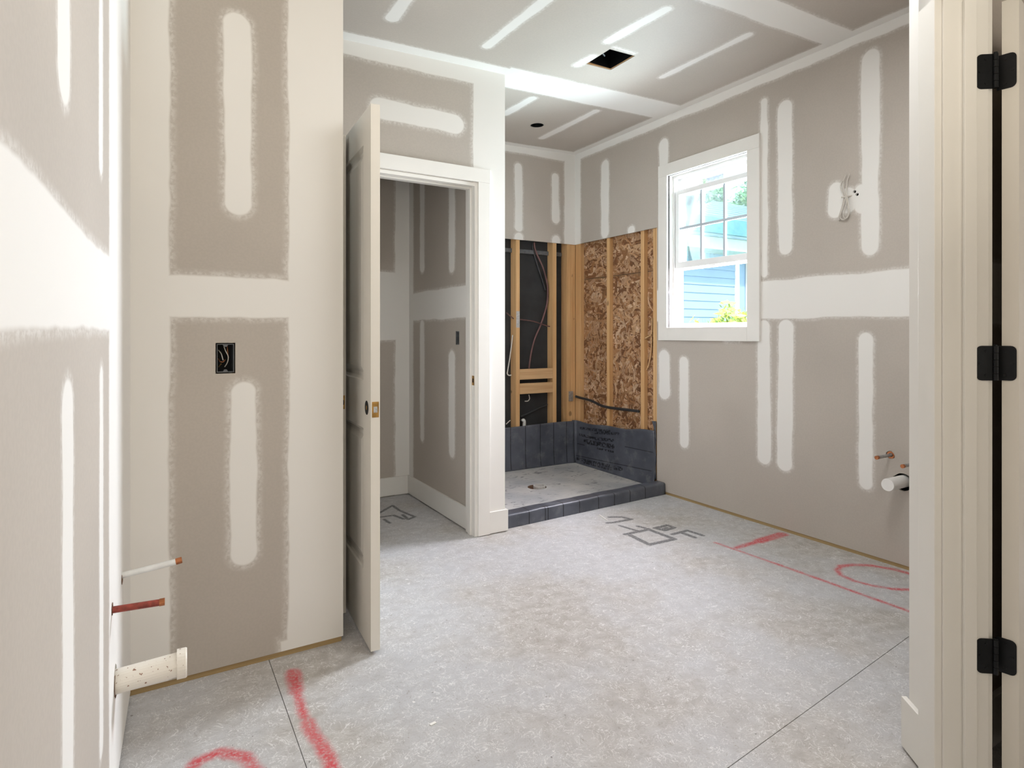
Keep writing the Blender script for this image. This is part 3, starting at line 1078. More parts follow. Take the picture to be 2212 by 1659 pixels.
MB().obox(D(s_j - LDOOR, 0, 2.06), dd * LDOOR, nn * JW, (0, 0, 0.02)).build('jamb_head', 'trim', t2)
MB().obox(D(s_j - LDOOR - 0.08, -CT, 2.065), dd * (LDOOR + 0.16), nn * CT, (0, 0, 0.08)).build('casing_head', 'trim', t2, 0.0015)


# ---- doors
def door_slab(root, o, du, dn, W, H, T, mat, panels):
    """slab with recessed panels; o bottom corner, du along width, dn through thickness"""
    o, du, dn = Vector(o), Vector(du), Vector(dn)
    F3 = lambda u, v, w: o + du * u + dn * w + Vector((0, 0, v))
    mb = MB()
    mb.prism(rect(0, W, 0, H), [rect(*p) for p in panels], F3, T)
    mb.build('slab', mat, root)
    for p in panels:
        m2 = MB()
        rings = [(0, 0.0), (0.004, 0.006), (0.014, 0.011), (0.030, 0.011), (0.052, 0.004)]
        for base, sg in ((0.0, 1), (T, -1)):
            prev = None
            for ins, dep in rings:
                r_ = rect(p[0] + ins, p[1] - ins, p[2] + ins, p[3] - ins)
                i = len(m2.v)
                m2.v += [tuple(F3(a, b, base + sg * dep)) for a, b in r_]
                if prev is not None:
                    for k in range(4):
                        m2.f.append((prev + k, prev + (k + 1) % 4, i + (k + 1) % 4, i + k))
                prev = i
            m2.f.append((prev, prev + 1, prev + 2, prev + 3))
        me = m2.build('panel', mat, root)
    return F3


# closet door, standing open square to its wall
tip = onz((801, 1408), 0.012)
d1d = Vector((0.052, 1, 0)).normalized()
d1n = Vector((d1d.y, -d1d.x, 0))
dr1 = thing('door_1', (tip.x, tip.y, 0), 'tall two-panel white closet door standing open, bored for a knob', 'door', kind='structure')
PAN = [(0.112, 0.765, 0.27, 0.815), (0.112, 0.765, 1.0, 1.91)]
F1 = door_slab(dr1, (tip.x, tip.y, 0.012), d1d, d1n, 0.878, 2.035, 0.0345, 'door', PAN)
zl = 1.19 - (885 - CYP) * 2.226 / FPX
lp = MB().obox(F1(-0.0012, zl - 0.012 - 0.029, 0.0045), d1d * 0.0012, d1n * 0.0255, (0, 0, 0.058)).build('latch_plate', 'brass', dr1)
bolt = MB()
bp = [F1(-0.0015, zl - 0.012 - 0.011, 0.010), F1(-0.0015, zl - 0.012 - 0.011, 0.024), F1(-0.0015, zl - 0.012 + 0.011, 0.024), F1(-0.0015, zl - 0.012 + 0.011, 0.010)]
bq = [F1(-0.011, zl - 0.012 - 0.010, 0.022), F1(-0.011, zl - 0.012 + 0.002, 0.022)]
bolt.v = [tuple(v) for v in bp + bq]
bolt.f = [(0, 1, 2, 3), (0, 4, 1), (1, 4, 5, 2), (2, 5, 3), (3, 5, 4, 0)]
bolt.build('latch_bolt', 'galv', lp)
hz = 1.19 - (882 - CYP) * 2.255 / FPX - 0.012
MB().tube([F1(0.060, hz, 0.002), F1(0.060, hz, -0.0006)], 0.027, 24).build('knob_bore', 'blackhole', dr1)
MB().tube([F1(0.060, hz, 0.001), F1(0.060, hz, -0.0012)], 0.009, 16).build('latch_tailpiece', 'brass', dr1)
for z in (0.26, 1.02, 1.82):
    MB().tube([F1(0.886, z - 0.045, 0.004), F1(0.886, z + 0.045, 0.004)], 0.006, 12).build('hinge', 'blackmetal', dr1)

# second leaf, seen as a sliver behind the partition edge
q3 = onplane((748, 900), (0.7, 2.535), (0, 1))
dr3 = thing('door_2', (q3.x - 0.017, 2.535, 0), 'white door edge with a latch, showing between partition and closet door', 'door', kind='structure')
F3_ = door_slab(dr3, (q3.x - 0.036, 2.535, 0.012), (0, 1, 0), (1, 0, 0), 0.56, 2.02, 0.0345, 'door', [(0.09, 0.47, 0.27, 0.815), (0.09, 0.47, 1.0, 1.90)])
MB().obox(F3_(-0.0012, 0.862, 0.005), (0, 0.0012, 0), (0.0245, 0, 0), (0, 0, 0.058)).build('latch_plate', 'brass', dr3)
MB().obox(F3_(-0.009, 0.881, 0.010), (0, 0.008, 0), (0.0145, 0, 0), (0, 0, 0.020)).build('latch_bolt', 'blackmetal', dr3)

# door at the right edge, swung into the next room
HB = D(s_j + 0.001, JW + 0.0175)       # hinge barrel axis
e0 = onplane((2164, 900), (HB.x + 0.012, HB.y), (Fv.x, Fv.y))
ed = Vector((0.156, -0.988, 0)).normalized()
sd_ = Vector((0.988, 0.156, 0)).normalized()
dr2 = thing('door_3', (e0.x, e0.y, 0), 'open white door hung on three black hinges', 'door', kind='structure')
door_slab(dr2, (e0.x, e0.y, 0.012), sd_, ed, 0.78, 2.035, 0.0345, 'door', [(0.11, 0.67, 0.27, 0.815), (0.11, 0.67, 1.0, 1.91)])


def hinge(zc_):
    h = thing('door_hinge', (HB.x, HB.y, zc_), '', 'hinge', 'hinges on the white door frame')
    HH = 0.0445
    # jamb leaf lies on the jamb, from the barrel back towards the stop
    def leaf(nm, o, du, dn, W, out):
        r = 0.012
        pts = [(0, -HH), (W - r, -HH)]
        pts += [(W - r + r * sin(a), -HH + r - r * cos(a)) for a in (pi / 8, pi / 4, 3 * pi / 8, pi / 2)]
        pts += [(W, HH - r)] + [(W - r + r * cos(a), HH - r + r * sin(a)) for a in (pi / 8, pi / 4, 3 * pi / 8)] + [(W - r, HH), (0, HH)]
        m = MB()
        m.prism(pts, [], lambda u, v, w: Vector(o) + Vector(du) * u + Vector(dn) * w + Vector((0, 0, v)), 0.0022)
        lf = m.build(nm, 'blackmetal', h)
        for (u, v) in ((W * 0.42, -0.031), (W * 0.8, 0.0), (W * 0.42, 0.031)):
            c = Vector(o) + Vector(du) * u + Vector((0, 0, v))
            MB().tube([c, c + Vector(dn) * 0.0033], [0.0042, 0.0034], 10).build('screw', 'blackmetal', lf)
        return lf
    leaf('jamb_leaf', D(s_j - 0.0003, JW + 0.008, zc_), -nn, -dd, 0.038, 0)
    leaf('door_leaf', Vector((e0.x, e0.y, zc_)) - sd_ * 0.0003 - ed * 0.010, ed, -sd_, 0.040, 0)
    b = MB()
    ax = D(s_j - 0.004, JW + 0.0135)
    for k in range(5):
        z0 = -HH + k * 0.0178
        b.tube([ax + Vector((0, 0, zc_ + z0 + 0.0005)), ax + Vector((0, 0, zc_ + z0 + 0.0173))], 0.0062, 14)
    b.tube([ax + Vector((0, 0, zc_ + HH)), ax + Vector((0, 0, zc_ + HH + 0.003))], 0.0045, 12)
    b.build('barrel', 'blackmetal', h)
    return h


for py, lab in ((154.5, 'black butt hinge on the white frame, highest of the three'), (784.5, 'black butt hinge on the white frame, middle of the three'),
                (1417, 'black butt hinge on the white frame, lowest of the three')):
    dep = Vector((HB.x, HB.y, 0)).dot(Fv)
    h = hinge(HCAM + (CYP - py) * dep / FPX)
    h['label'] = lab

# ---- window
win = thing('window_1', (XR, 2.86, WZ0), 'white double-hung window with raised grid sash and flat casing', 'window', kind='structure')
co = (2.420, 3.294, 1.145, 2.447)
bx('casing_side', (XR - 0.018, co[0], co[2]), (XR, WY0 + 0.002, WZ1), 'trim', win, 0.0015)
bx('casing_side', (XR - 0.018, WY1 - 0.002, co[2]), (XR, co[1], WZ1), 'trim', win, 0.0015)
bx('casing_head', (XR - 0.019, co[0], WZ1), (XR, co[1], co[3]), 'trim', win, 0.0015)
bx('casing_apron', (XR - 0.0185, WY0 + 0.002, co[2]), (XR, WY1 - 0.002, WZ0 + 0.003), 'trim', win, 0.0015)
# jamb extensions
JX = XR + 0.062
bx('jamb_extension', (XR, WY0 - 0.012, WZ0), (JX, WY0, WZ1), 'trim', win)
bx('jamb_extension', (XR, WY1, WZ0), (JX, WY1 + 0.012, WZ1), 'trim', win)
bx('jamb_extension', (XR, WY0, WZ1), (JX, WY1, WZ1 + 0.012), 'trim', win)
bx('jamb_extension', (XR, WY0, WZ0 - 0.012), (JX, WY1, WZ0), 'trim', win)
# vinyl frame with tracks
XW1 = XR + 0.145
for (y0, y1) in ((WY0 - 0.012, WY0 + 0.012), (WY1 - 0.012, WY1 + 0.012)):
    bx('frame_side', (JX - 0.012, y0, WZ0 - 0.012), (XW1, y1, WZ1 + 0.012), 'vinyl', win)
for x in (JX + 0.032, JX + 0.066):
    bx('track_rib', (x, WY1 - 0.022, WZ0 + 0.02), (x + 0.006, WY1 - 0.012, WZ1 - 0.02), 'vinyl', win)
    bx('track_rib', (x, WY0 + 0.012, WZ0 + 0.02), (x + 0.006, WY0 + 0.022, WZ1 - 0.02), 'vinyl', win)
bx('frame_head', (JX - 0.012, WY0 + 0.012, WZ1 - 0.018), (XW1, WY1 - 0.012, WZ1 + 0.012), 'vinyl', win)
bx('frame_sill', (JX - 0.008, WY0 + 0.012, WZ0 - 0.012), (XW1, WY1 - 0.012, WZ0 + 0.02), 'vinyl', win)
bx('sill_lip', (XW1 - 0.02, WY0 + 0.012, WZ0 + 0.02), (XW1 - 0.008, WY1 - 0.012, WZ0 + 0.035), 'vinyl', win)


def sash(name, x0, x1, z0, z1, rail_t, rail_b, stile, grid):
    s_ = bx(name, (x0, WY0 + 0.016, z1 - rail_t), (x1, WY1 - 0.016, z1), 'vinyl', win, 0.002)
    s_.name = name
    bx('bottom_rail', (x0, WY0 + 0.016, z0), (x1, WY1 - 0.016, z0 + rail_b), 'vinyl', s_, 0.002)
    bx('stile', (x0, WY0 + 0.016, z0 + rail_b), (x1, WY0 + 0.016 + stile, z1 - rail_t), 'vinyl', s_)
    bx('stile', (x0, WY1 - 0.016 - stile, z0 + rail_b), (x1, WY1 - 0.016, z1 - rail_t), 'vinyl', s_)
    ya, yb = WY0 + 0.016 + stile, WY1 - 0.016 - stile
    za, zb = z0 + rail_b, z1 - rail_t
    xm = (x0 + x1) / 2
    if grid:
        for k in (1, 2):
            y = ya + (yb - ya) * k / 3
            bx('muntin', (xm - 0.007, y - 0.009, za), (xm + 0.007, y + 0.009, zb), 'muntin', s_)
        z = (za + zb) / 2
        for k in range(3):
            bx('muntin', (xm - 0.0068, ya + (yb - ya) * k / 3 + 0.009 * (k > 0), z - 0.009), (xm + 0.0068, ya + (yb - ya) * (k + 1) / 3 - 0.009 * (k < 2), z + 0.009), 'muntin', s_)
        for i in range(3):
            for j in range(2):
                bx('pane', (xm + 0.0085, ya + (yb - ya) * i / 3, za + (zb - za) * j / 2), (xm + 0.0115, ya + (yb - ya) * (i + 1) / 3, za + (zb - za) * (j + 1) / 2), 'glass', s_)
    else:
        bx('pane', (xm - 0.002, ya, za), (xm + 0.002, yb, zb), 'glass', s_)
    return s_


MT['muntin'] = plain('grille_bar', (0.50, 0.55, 0.60), 0.4, var=0.02)
SX0 = JX - 0.004
f5 = lambda p: onx(p, SX0)
szt = f5((1617, 370)).z
szb = f5((1617, 561)).z
sash('raised_sash', SX0, SX0 + 0.034, szb, szt, 0.034, 0.046, 0.034, True)
up = sash('upper_sash', SX0 + 0.040, SX0 + 0.074, szb - 0.01, WZ1 - 0.018, 0.03, 0.03, 0.03, False)
lk = bx('sash_lock', (SX0 + 0.004, 2.83, szb - 0.010), (SX0 + 0.028, 2.88, szb), 'vinyl', win, 0.002)
st = bx('label_sticker', (SX0 + 0.054, 2.80, szt + 0.008), (SX0 + 0.0545, 2.95, WZ1 - 0.06), 'sticker', up)

# ================================================================== SHOWER
ZP = 0.038
cbL, cbR = Vector((XCE + 0.001, 3.155, 0)), Vector((XR - 0.001, 3.235, 0))
cdir = (cbR - cbL).normalized()
cnrm = Vector((-cdir.y, cdir.x, 0))
CW, CH = 0.100, 0.086
# line positions on the curb
cl_px = [1143, 1178, 1184, 1217, 1252, 1293, 1327, 1361, 1394]
cshape = []
MT['curbtmp'] = MT['felt']


def on_curb(px):
    q = onplane((px, 1090), cbL, (cnrm.x, cnrm.y))
    return q


for px in cl_px:
    q = on_curb(px)
    cshape.append(('seg', q.x, q.y - 0.05, q.x + 0.004, q.y + 0.2, 0.0038))
MT['liner_curb'] = liner_mat('grey_liner_curb', 'XY', cshape)
crb = MB()
prof = []
NB = 5
r = 0.018
pts = [(0, 0)]
for k in range(NB + 1):
    a = pi / 2 * k / NB
    pts.append((r - r * cos(a), CH - r + r * sin(a)))
for k in range(NB + 1):
    a = pi / 2 * k / NB
    pts.append((CW - r + r * sin(a), CH - r + r * cos(a)))
pts.append((CW, 0))
NL = 60
Lc = (cbR - cbL).length
for i in range(NL + 1):
    s = Lc * i / NL
    for (u, v) in pts:
        w = 0.003 * noise.noise(Vector((s * 7, u * 9, v * 9)))
        q = cbL + cdir * s + cnrm * (u + w * (0.2 if v < 0.001 else 1)) + Vector((0, 0, v + w * (v > 0.01)))
        crb.v.append(tuple(q))
n = len(pts)
for i in range(NL):
    for k in range(n - 1):
        crb.f.append((i * n + k, i * n + k + 1, (i + 1) * n + k + 1, (i + 1) * n + k))
crb.f.append(tuple(range(n)))
crb.f.append(tuple(NL * n + k for k in reversed(range(n))))
cb = crb.build('shower_curb', 'liner_curb', None, smooth=True, loc=tuple((cbL + cbR) / 2))
tag(cb, 'low shower curb wrapped in grey lined membrane', 'shower curb')

pan = thing('shower_pan', (2.6, 3.85, 0), 'grey waterproof membrane pan lining the unfinished shower', 'shower pan')
MTp, nt, b_, o_ = new_mat('dusty_pan_floor')
pos = POS(nt)
nn1 = NOISE(nt, pos, 3.0, 4, 0.6)
nn2 = NOISE(nt, SCALEV(nt, pos, (10, 22, 1)), 1.0, 4, 0.6, 1.5)
cc = MIX(nt, MR(nt, nn1, 0.3, 0.7), (0.36, 0.365, 0.375), (0.54, 0.525, 0.50))
cc = MIX(nt, MR(nt, nn2, 0.57, 0.68, 0, 0.8), cc, (0.10, 0.10, 0.11))
nt.links.new(cc, b_.inputs['Base Color'])
b_.inputs['Roughness'].default_value = 0.5
BUMP(nt, b_, nn1, 0.2, 0.01)
MT['panfloor'] = MTp
dc = onz((1160, 1052), ZP)
pf = MB()
cb0 = cbL + cnrm * (CW + 0.0005) + cdir * 0.015
cb1 = cbR + cnrm * (CW + 0.0005)
pf.prism([(cb0.x, cb0.y), (cb1.x - 0.02, cb1.y), (3.236, YS - 0.012), (XCE + 0.008, YS - 0.012)], [circ(dc.x, dc.y, 0.072, 28)], lambda u, v, w: (u, v, 0.004 + w), ZP - 0.004)
pf.build('pan_floor', 'panfloor', pan)


def sheet(name, mat, fn, nu, nv, parent, thick=0.0016):
    mb = MB()
    for j in range(nv + 1):
        for i in range(nu + 1):
            mb.v.append(tuple(fn(i / nu, j / nv)))
    for j in range(nv):
        for i in range(nu):
            a = j * (nu + 1) + i
            mb.f.append((a, a + 1, a + nu + 2, a + nu + 1))
    o = mb.build(name, mat, parent, smooth=True)
    md = o.modifiers.new('thickness', 'SOLIDIFY')
    md.thickness = thick
    return o


bshape = []
for px in (1102, 1134, 1166, 1195, 1222.5):
    q = fs((px, 950))
    bshape.append(('seg', q.x, 0.05, q.x, 0.5, 0.0035))
for k in range(1, 6):
    bshape.append(('seg', 2.54 - 0.15 * k, 0.05, 2.54 - 0.15 * k, 0.5, 0.0035))
MT['liner_back'] = liner_mat('grey_liner_back', 'XZ', bshape)
zl_R, zl_C = 0.462, 0.414
l5 = lambda x, y: fr((1080 + x / 4.88, 820 + y / 4.88))
rsh = []
for a, b in (((790, 665), (900, 690)), ((1330, 705), (1620, 765)), ((800, 795), (1610, 962))):
    p, q = l5(*a), l5(*b)
    rsh.append(('seg', p.y, p.z, q.y, q.z, 0.003))
tb = []
for (x0, y0, x1, y1, hh) in ((860, 510, 1170, 545, 0.011), (1010, 560, 1260, 570, 0.010), (850, 580, 1030, 625, 0.011), (1050, 625, 1200, 640, 0.013), (905, 650, 1200, 705, 0.020), (1040, 725, 1205, 760, 0.008),
                             (830, 830, 1190, 915, 0.012), (900, 870, 1200, 950, 0.008), (1225, 925, 1295, 940, 0.016)):
    p, q = l5(x0, y0), l5(x1, y1)
    tb.append(('seg', p.y, p.z, q.y, q.z, hh))
MT['liner_right'] = liner_mat('grey_liner_right', 'YZ', rsh, tb)


def back_fn(u, v):
    x = XCE + 0.008 + u * (XR - 0.034 - XCE)
    zt = 0.412 + 0.004 * sin(u * 9)
    z = ZP - 0.003 + v * (zt - ZP)
    y = YS - 0.005 - 0.014 * (1 - v) ** 6 - 0.006 * abs(noise.noise(Vector((x * 4, z * 5, 0)))) - 0.03 * max(0, u - 0.96) / 0.04 * 0.5
    return (x, y, z)


def right_fn(u, v):
    y = 3.335 + u * (YS - 0.022 - 3.335)
    zt = zl_R + (zl_C - zl_R) * u - 0.012 * sin(u * pi) ** 2 + 0.006 * sin(u * 14)
    z = ZP - 0.003 + v * (zt - ZP)
    x = XR - 0.006 - 0.018 * (1 - v) ** 6 - 0.016 * abs(noise.noise(Vector((y * 2.3, z * 4, 3)))) * (0.3 + v) - 0.012 * v ** 8 * (0.5 + 0.5 * sin(u * 11))
    return (x, y, z)


sheet('liner_back', 'liner_back', back_fn, 60, 24, pan)
sheet('liner_right', 'liner_right', right_fn, 60, 26, pan)
# corner fold and torn edge strip
def fold_fn(u, v):
    z = ZP + v * (zl_C - ZP + 0.004)
    a = u * pi / 2
    return (XR - 0.045 + 0.034 * sin(a), YS - 0.012 - 0.032 * (1 - cos(a)), z)
sheet('corner_fold', 'liner_back', fold_fn, 8, 10, pan)
def torn_fn(u, v):
    z = 0.09 + v * 0.44
    return (XR - 0.002 - 0.006 * sin(v * 9 + u * 2) ** 2, YSE + 0.004 + u * (0.035 + 0.012 * sin(v * 13)), z)
sheet('torn_edge', 'liner_right', torn_fn, 6, 16, pan)

# drain: riser pipe in its hole
MT['riser'] = plain('grey_riser', (0.50, 0.48, 0.45), 0.5, var=0.15, scale=30)
dr = thing('shower_drain_pipe', (dc.x, dc.y, 0), 'white drain riser standing in the shower pan hole', 'drain pipe')
rp = MB()
NN = 28
for (rr_, z) in ((0.044, 0.001), (0.047, ZP + 0.013), (0.036, ZP + 0.013), (0.036, 0.001)):
    for k in range(NN):
        a = 2 * pi * k / NN
        rp.v.append((dc.x + 0.016 + rr_ * cos(a), dc.y - 0.008 + rr_ * sin(a), z))
for j in range(3):
    for k in range(NN):
        rp.f.append((j * NN + k, j * NN + (k + 1) % NN, (j + 1) * NN + (k + 1) % NN, (j + 1) * NN + k))
rp.build('riser', 'riser', dr, smooth=False)
MB().tube([(dc.x + 0.016, dc.y - 0.008, ZP - 0.006), (dc.x + 0.016, dc.y - 0.008, ZP + 0.001)], 0.0355, 24).build('test_plug', 'greypipe', dr)
MB().tube([(dc.x, dc.y, 0.0005), (dc.x, dc.y, 0.003)], 0.07, 28).build('hole_base', 'osbbase', dr)
m = MB()
m.prism(circ(dc.x, dc.y, 0.0718, 28), [circ(dc.x, dc.y, 0.0705, 28)], lambda u, v, w: (u, v, 0.0035 + w), ZP - 0.0040)
m.build('hole_lining', 'rust', dr)

# ---- cables and pipes inside the framing
z4 = lambda x, y: (1080 + x / 4.88, 480 + y / 4.88)
z5 = lambda x, y: (1080 + x / 4.88, 820 + y / 4.88)


def cable(name, pxs, fn, r, mat, label, cat, group=None):
    pts = smooth_path([fn(p) for p in pxs], 6)
    c = pts[len(pts) // 2]
    o = MB().tube(pts, r, 8).build(name, mat, None, smooth=True, loc=tuple(c))
    return tag(o, label, cat, group)


fb = lambda d: (lambda p: ony(p, YF + d))
cable('water_tube', [z4(360, 215), z4(365, 260), z4(390, 340), z4(450, 470), z4(490, 610), z4(503, 700), z4(500, 830), z4(478, 930), z4(430, 1080), z4(370, 1220), z4(330, 1370), z4(305, 1540), z4(300, 1560)], fb(0.055), 0.0075, 'cablered', 'maroon tube curving down between the shower studs to the blocking', 'tube')
cable('black_tube', [z4(345, 215), z4(350, 300), z4(400, 470), z4(450, 620), z4(480, 720)], fb(0.076), 0.009, 'cableblack', 'black tube hanging against the black backing beside the maroon tube', 'tube')
cable('electric_cable', [z4(70, 955), z4(110, 990), z4(152, 1020), z4(215, 1026), z4(340, 1042), z4(430, 1070), z4(500, 1095), z4(525, 1099)], fb(0.040), 0.005, 'cablered', 'brown cable crossing sideways through the shower studs', 'cable')
cable('electric_cable', [z4(133, 1190), z4(122, 1290), z4(105, 1420), z4(82, 1560), z4(78, 1598), z4(95, 1615), z4(118, 1612)], fb(0.02), 0.005, 'cablewhite', 'white cable loop hanging beside the stud near the closet corner', 'cable')
cable('black_tube', [z5(215, 392), z5(300, 355), z5(400, 305), z5(500, 262)], fb(0.06), 0.008, 'cableblack', 'black tube slanting below the two blocking boards', 'tube')
cable('electric_cable', [z5(305, 160), z5(312, 200), z5(295, 225), z5(262, 228)], fb(0.05), 0.004, 'cablewhite', 'short white wire end below the blocking boards', 'cable')
cable('electric_cable', [z5(65, 470), z5(85, 450), z5(108, 430)], fb(0.03), 0.004, 'cablewhite', 'white wire end low beside the stud near the closet corner', 'cable')
cable('drain_vent_pipe', [z5(255, 500), z5(255, 455), z5(248, 428), z5(232, 440)], fb(0.05), 0.016, 'whitepipe', 'white elbow pipe rising behind the membrane at the stud', 'pipe')
fo = lambda p: onx(p, XF - 0.013)
cable('supply_hose', [z5(800, 178), z5(840, 190), z5(960, 222), z5(1060, 270), z5(1130, 290), z5(1250, 308), z5(1400, 325), z5(1465, 335)], fo, 0.0115, 'cableblack', 'black hose slung across the strand board below the window wall studs', 'hose')
cable('electric_cable', [z4(1605, 1010), z4(1600, 1180), z4(1595, 1350), z4(1570, 1500), z4(1545, 1560)], lambda p: onx(p, XF + 0.028), 0.006, 'studx', 'tan cable hanging in the bay next to the window', 'cable')
cable('wood_dowel', [z4(1490, 1250), z4(1540, 1220), z4(1595, 1188)], lambda p: onx(p, XF + 0.014), 0.007, 'studx', 'thin wooden dowel tucked slantwise in the bay next to the window', 'dowel')
# brackets on the corner post
q = fs((1234, 856))
tag(bx('pipe_bracket', (q.x - 0.022, YF - 0.012, q.z - 0.045), (q.x + 0.022, YF - 0.0005, q.z + 0.045), 'galv', None, 0.003), 'metal bracket on the shower corner post holding the hose', 'bracket')

# ---- scraps at the curb
for k, (px, py, lab) in enumerate(((1118, 1134, 'black scrap of membrane at the closet end of the curb'), (1299, 1094, 'black scrap of membrane poking out at mid curb'))):
    q = onz((px, py))
    m = MB()
    m.v = [(-0.05, 0.02, 0.002), (0.055, 0.025, 0.001), (0.025, -0.035, 0.001), (-0.03, -0.03, 0.012), (0.0, 0.0, 0.016)]
    m.f = [(0, 1, 4), (1, 2, 4), (2, 3, 4), (3, 0, 4), (0, 3, 2, 1)]
    o = m.build('membrane_scrap', 'felt')
    o.location = (q.x, q.y - 0.005, 0)
    o.scale = (0.75, 0.75, 1)
    tag(o, lab, 'scrap', 'membrane scraps')
q0, q1 = onz(mk(40, 205)), onz(mk(200, 320))
tag(MB().obox((q0.x, q0.y, 0.0005), q1 - q0, (0.006, 0.004, 0), (0, 0, 0.004)).build('wood_splinter', 'whitebit'), 'pale splinter lying beside the black marker lines', 'splinter')
q = onz((1812, 1179))
tag(MB().obox((q.x - 0.03, q.y, 0.0005), (0.06, -0.015, 0), (0.008, 0.025, 0), (0, 0, 0.006)).build('plaster_chip', 'whitebit'), 'white plaster chip on the floor below the window wall', 'chip')
q = onz((938, 1566))
tag(MB().obox((q.x - 0.01, q.y, 0.0003), (0.02, 0.004, 0), (-0.003, 0.009, 0), (0, 0, 0.002)).build('plaster_chip', 'whitebit'), 'white plaster chip on the open floor before the closet door', 'chip')

# ================================================================== FIXTURES
# electrical boxes
def elec_box(name, label, fn, w, h, dep, wires, seed):
    """fn(u,v,d): u across, v up, d into the wall"""
    e = thing(name, tuple(fn(0, -h / 2, 0)), label, 'electrical box')
    t = 0.0022
    m = MB()
    m.prism(rect(-w / 2, w / 2, -h / 2, h / 2), [rect(-w / 2 + t, w / 2 - t, -h / 2 + t, h / 2 - t)], lambda u, v, d: fn(u, v, d + 0.001), dep)
    m.build('box_wall', 'boxplastic', e)
    m = MB()
    m.prism(rect(-w / 2, w / 2, -h / 2, h / 2), [], lambda u, v, d: fn(u, v, d + dep + 0.0015), 0.002)
    m.build('box_back', 'blackhole', e)
    for sg in (-1, 1):
        m = MB()
        m.prism([(-0.009, sg * (h / 2 - t)), (0.009, sg * (h / 2 - t)), (0.004, sg * (h / 2 - 0.010)), (-0.004, sg * (h / 2 - 0.010))], [], lambda u, v, d: fn(u, v, d + 0.003), 0.008)
        m.build('screw_tab', 'boxplastic', e)
    for mat, pts in wires:
        MB().tube(smooth_path([fn(*p) for p in pts], 5), 0.0016, 6).build('wire', mat, e, smooth=True)
    return e


cxp, czp = (pbx0 + pbx1) / 2, (pbz0 + pbz1) / 2
elec_box('electrical_box', 'open electrical box with bare wires in the partition', lambda u, v, d: Vector((cxp + u, YP + d, czp + v)), pbx1 - pbx0 - 0.004, pbz1 - pbz0 - 0.004, 0.07,
         (('cablewhite', [(-0.004, 0.045, 0.03), (0.002, 0.025, 0.02), (0.010, 0.005, 0.015), (0.008, -0.015, 0.018), (0.0, -0.032, 0.03)]),
          ('copper', [(0.008, 0.045, 0.03), (0.009, 0.02, 0.022), (0.012, 0.0, 0.02)]),
          ('cablewhite', [(-0.02, 0.028, 0.035), (-0.012, 0.015, 0.02), (-0.006, -0.008, 0.02)]),
          ('copper', [(-0.021, -0.002, 0.03), (-0.016, -0.012, 0.018), (-0.006, -0.014, 0.018), (0.001, -0.006, 0.025)]),
          ('brass', [(-0.02, -0.032, 0.03), (-0.012, -0.02, 0.02)])), 1)
elec_box('electrical_box', 'small open electrical box in the closet side wall', lambda u, v, d: Vector((CXR + d, SWB.y + u, SWB.z + v)), 0.050, 0.084, 0.06,
         (('cableblack', [(0.0, 0.02, 0.03), (0.006, 0.0, 0.02), (0.0, -0.02, 0.03)]),), 2)

# sink pipe stubs in the left wall
ln = Vector((1.0, -0.038, 0)).normalized()


def lpt(i, s, dz=0.0, dy=0.0):
    return Vector((lx(pipeY[i]), pipeY[i] + dy, pipeZ[i] + dz)) + ln * s


e1 = onplane((393, 1208), (0, pipeY[0]), (0, 1))
L1 = e1.x - lx(pipeY[0])
p1 = thing('supply_pipe', tuple(lpt(0, 0)), 'white supply pipe stub with a copper tip, from the taped wall', 'water pipe', 'sink supply stubs')
rise = e1.z - pipeZ[0]
MB().tube([lpt(0, -0.08), lpt(0, L1 - 0.016, rise * 0.9)], 0.0085, 16).build('pipe', 'whitepipe', p1, smooth=False)
MB().tube([lpt(0, L1 - 0.016, rise * 0.9), lpt(0, L1, rise)], 0.0092, 16).build('tip', 'copper', p1)
e2 = onplane((356, 1298), (0, pipeY[1]), (0, 1))
L2 = e2.x - lx(pipeY[1])
p2 = thing('supply_pipe', tuple(lpt(1, 0)), 'dark red supply pipe stub with a capped end, from the taped wall', 'water pipe', 'sink supply stubs')
MB().tube([lpt(1, -0.08), lpt(1, L2 - 0.012, e2.z - pipeZ[1])], 0.0082, 16).build('pipe', 'redpipe', p2)
MB().tube([lpt(1, L2 - 0.012, e2.z - pipeZ[1]), lpt(1, L2, e2.z - pipeZ[1])], 0.0092, 16).build('tip', 'copper', p2)
e3 = onplane((404, 1426), (0, pipeY[2]), (0, 1))
L3 = e3.x - lx(pipeY[2])
p3 = thing('sink_drain_pipe', tuple(lpt(2, 0)), 'thick cream drain pipe stub with an end cap, from the taped wall', 'drain pipe')
rz = 0.012
MB().tube([lpt(2, -0.06, -rz), lpt(2, L3 - 0.012, 0)], 0.0302, 28).build('pipe', 'pvc', p3)
MB().tube([lpt(2, L3 - 0.024, 0), lpt(2, L3 - 0.003, 0), lpt(2, L3, 0)], [0.0375, 0.0375, 0.0355], 28).build('end_cap', 'pvc', p3)
rr0 = random.Random(5)
for root, i, r_ in ((p1, 0, 0.0085), (p2, 1, 0.0082), (p3, 2, 0.0302)):
    m = MB()
    k_ = 1.75 if r_ < 0.02 else 1.12
    m.prism(ragged(0, 0, r_ * k_, 20, 0.3, 40 + i), [circ(0, 0, r_ * 1.02, 20)],
            lambda u, v, w: lpt(i, 0.0004 + w) + Vector((0.038 * u, u, v - (0.012 if i == 2 else 0))), 0.0012)
    m.build('hole_rim', 'rust', root)
pm = MB()
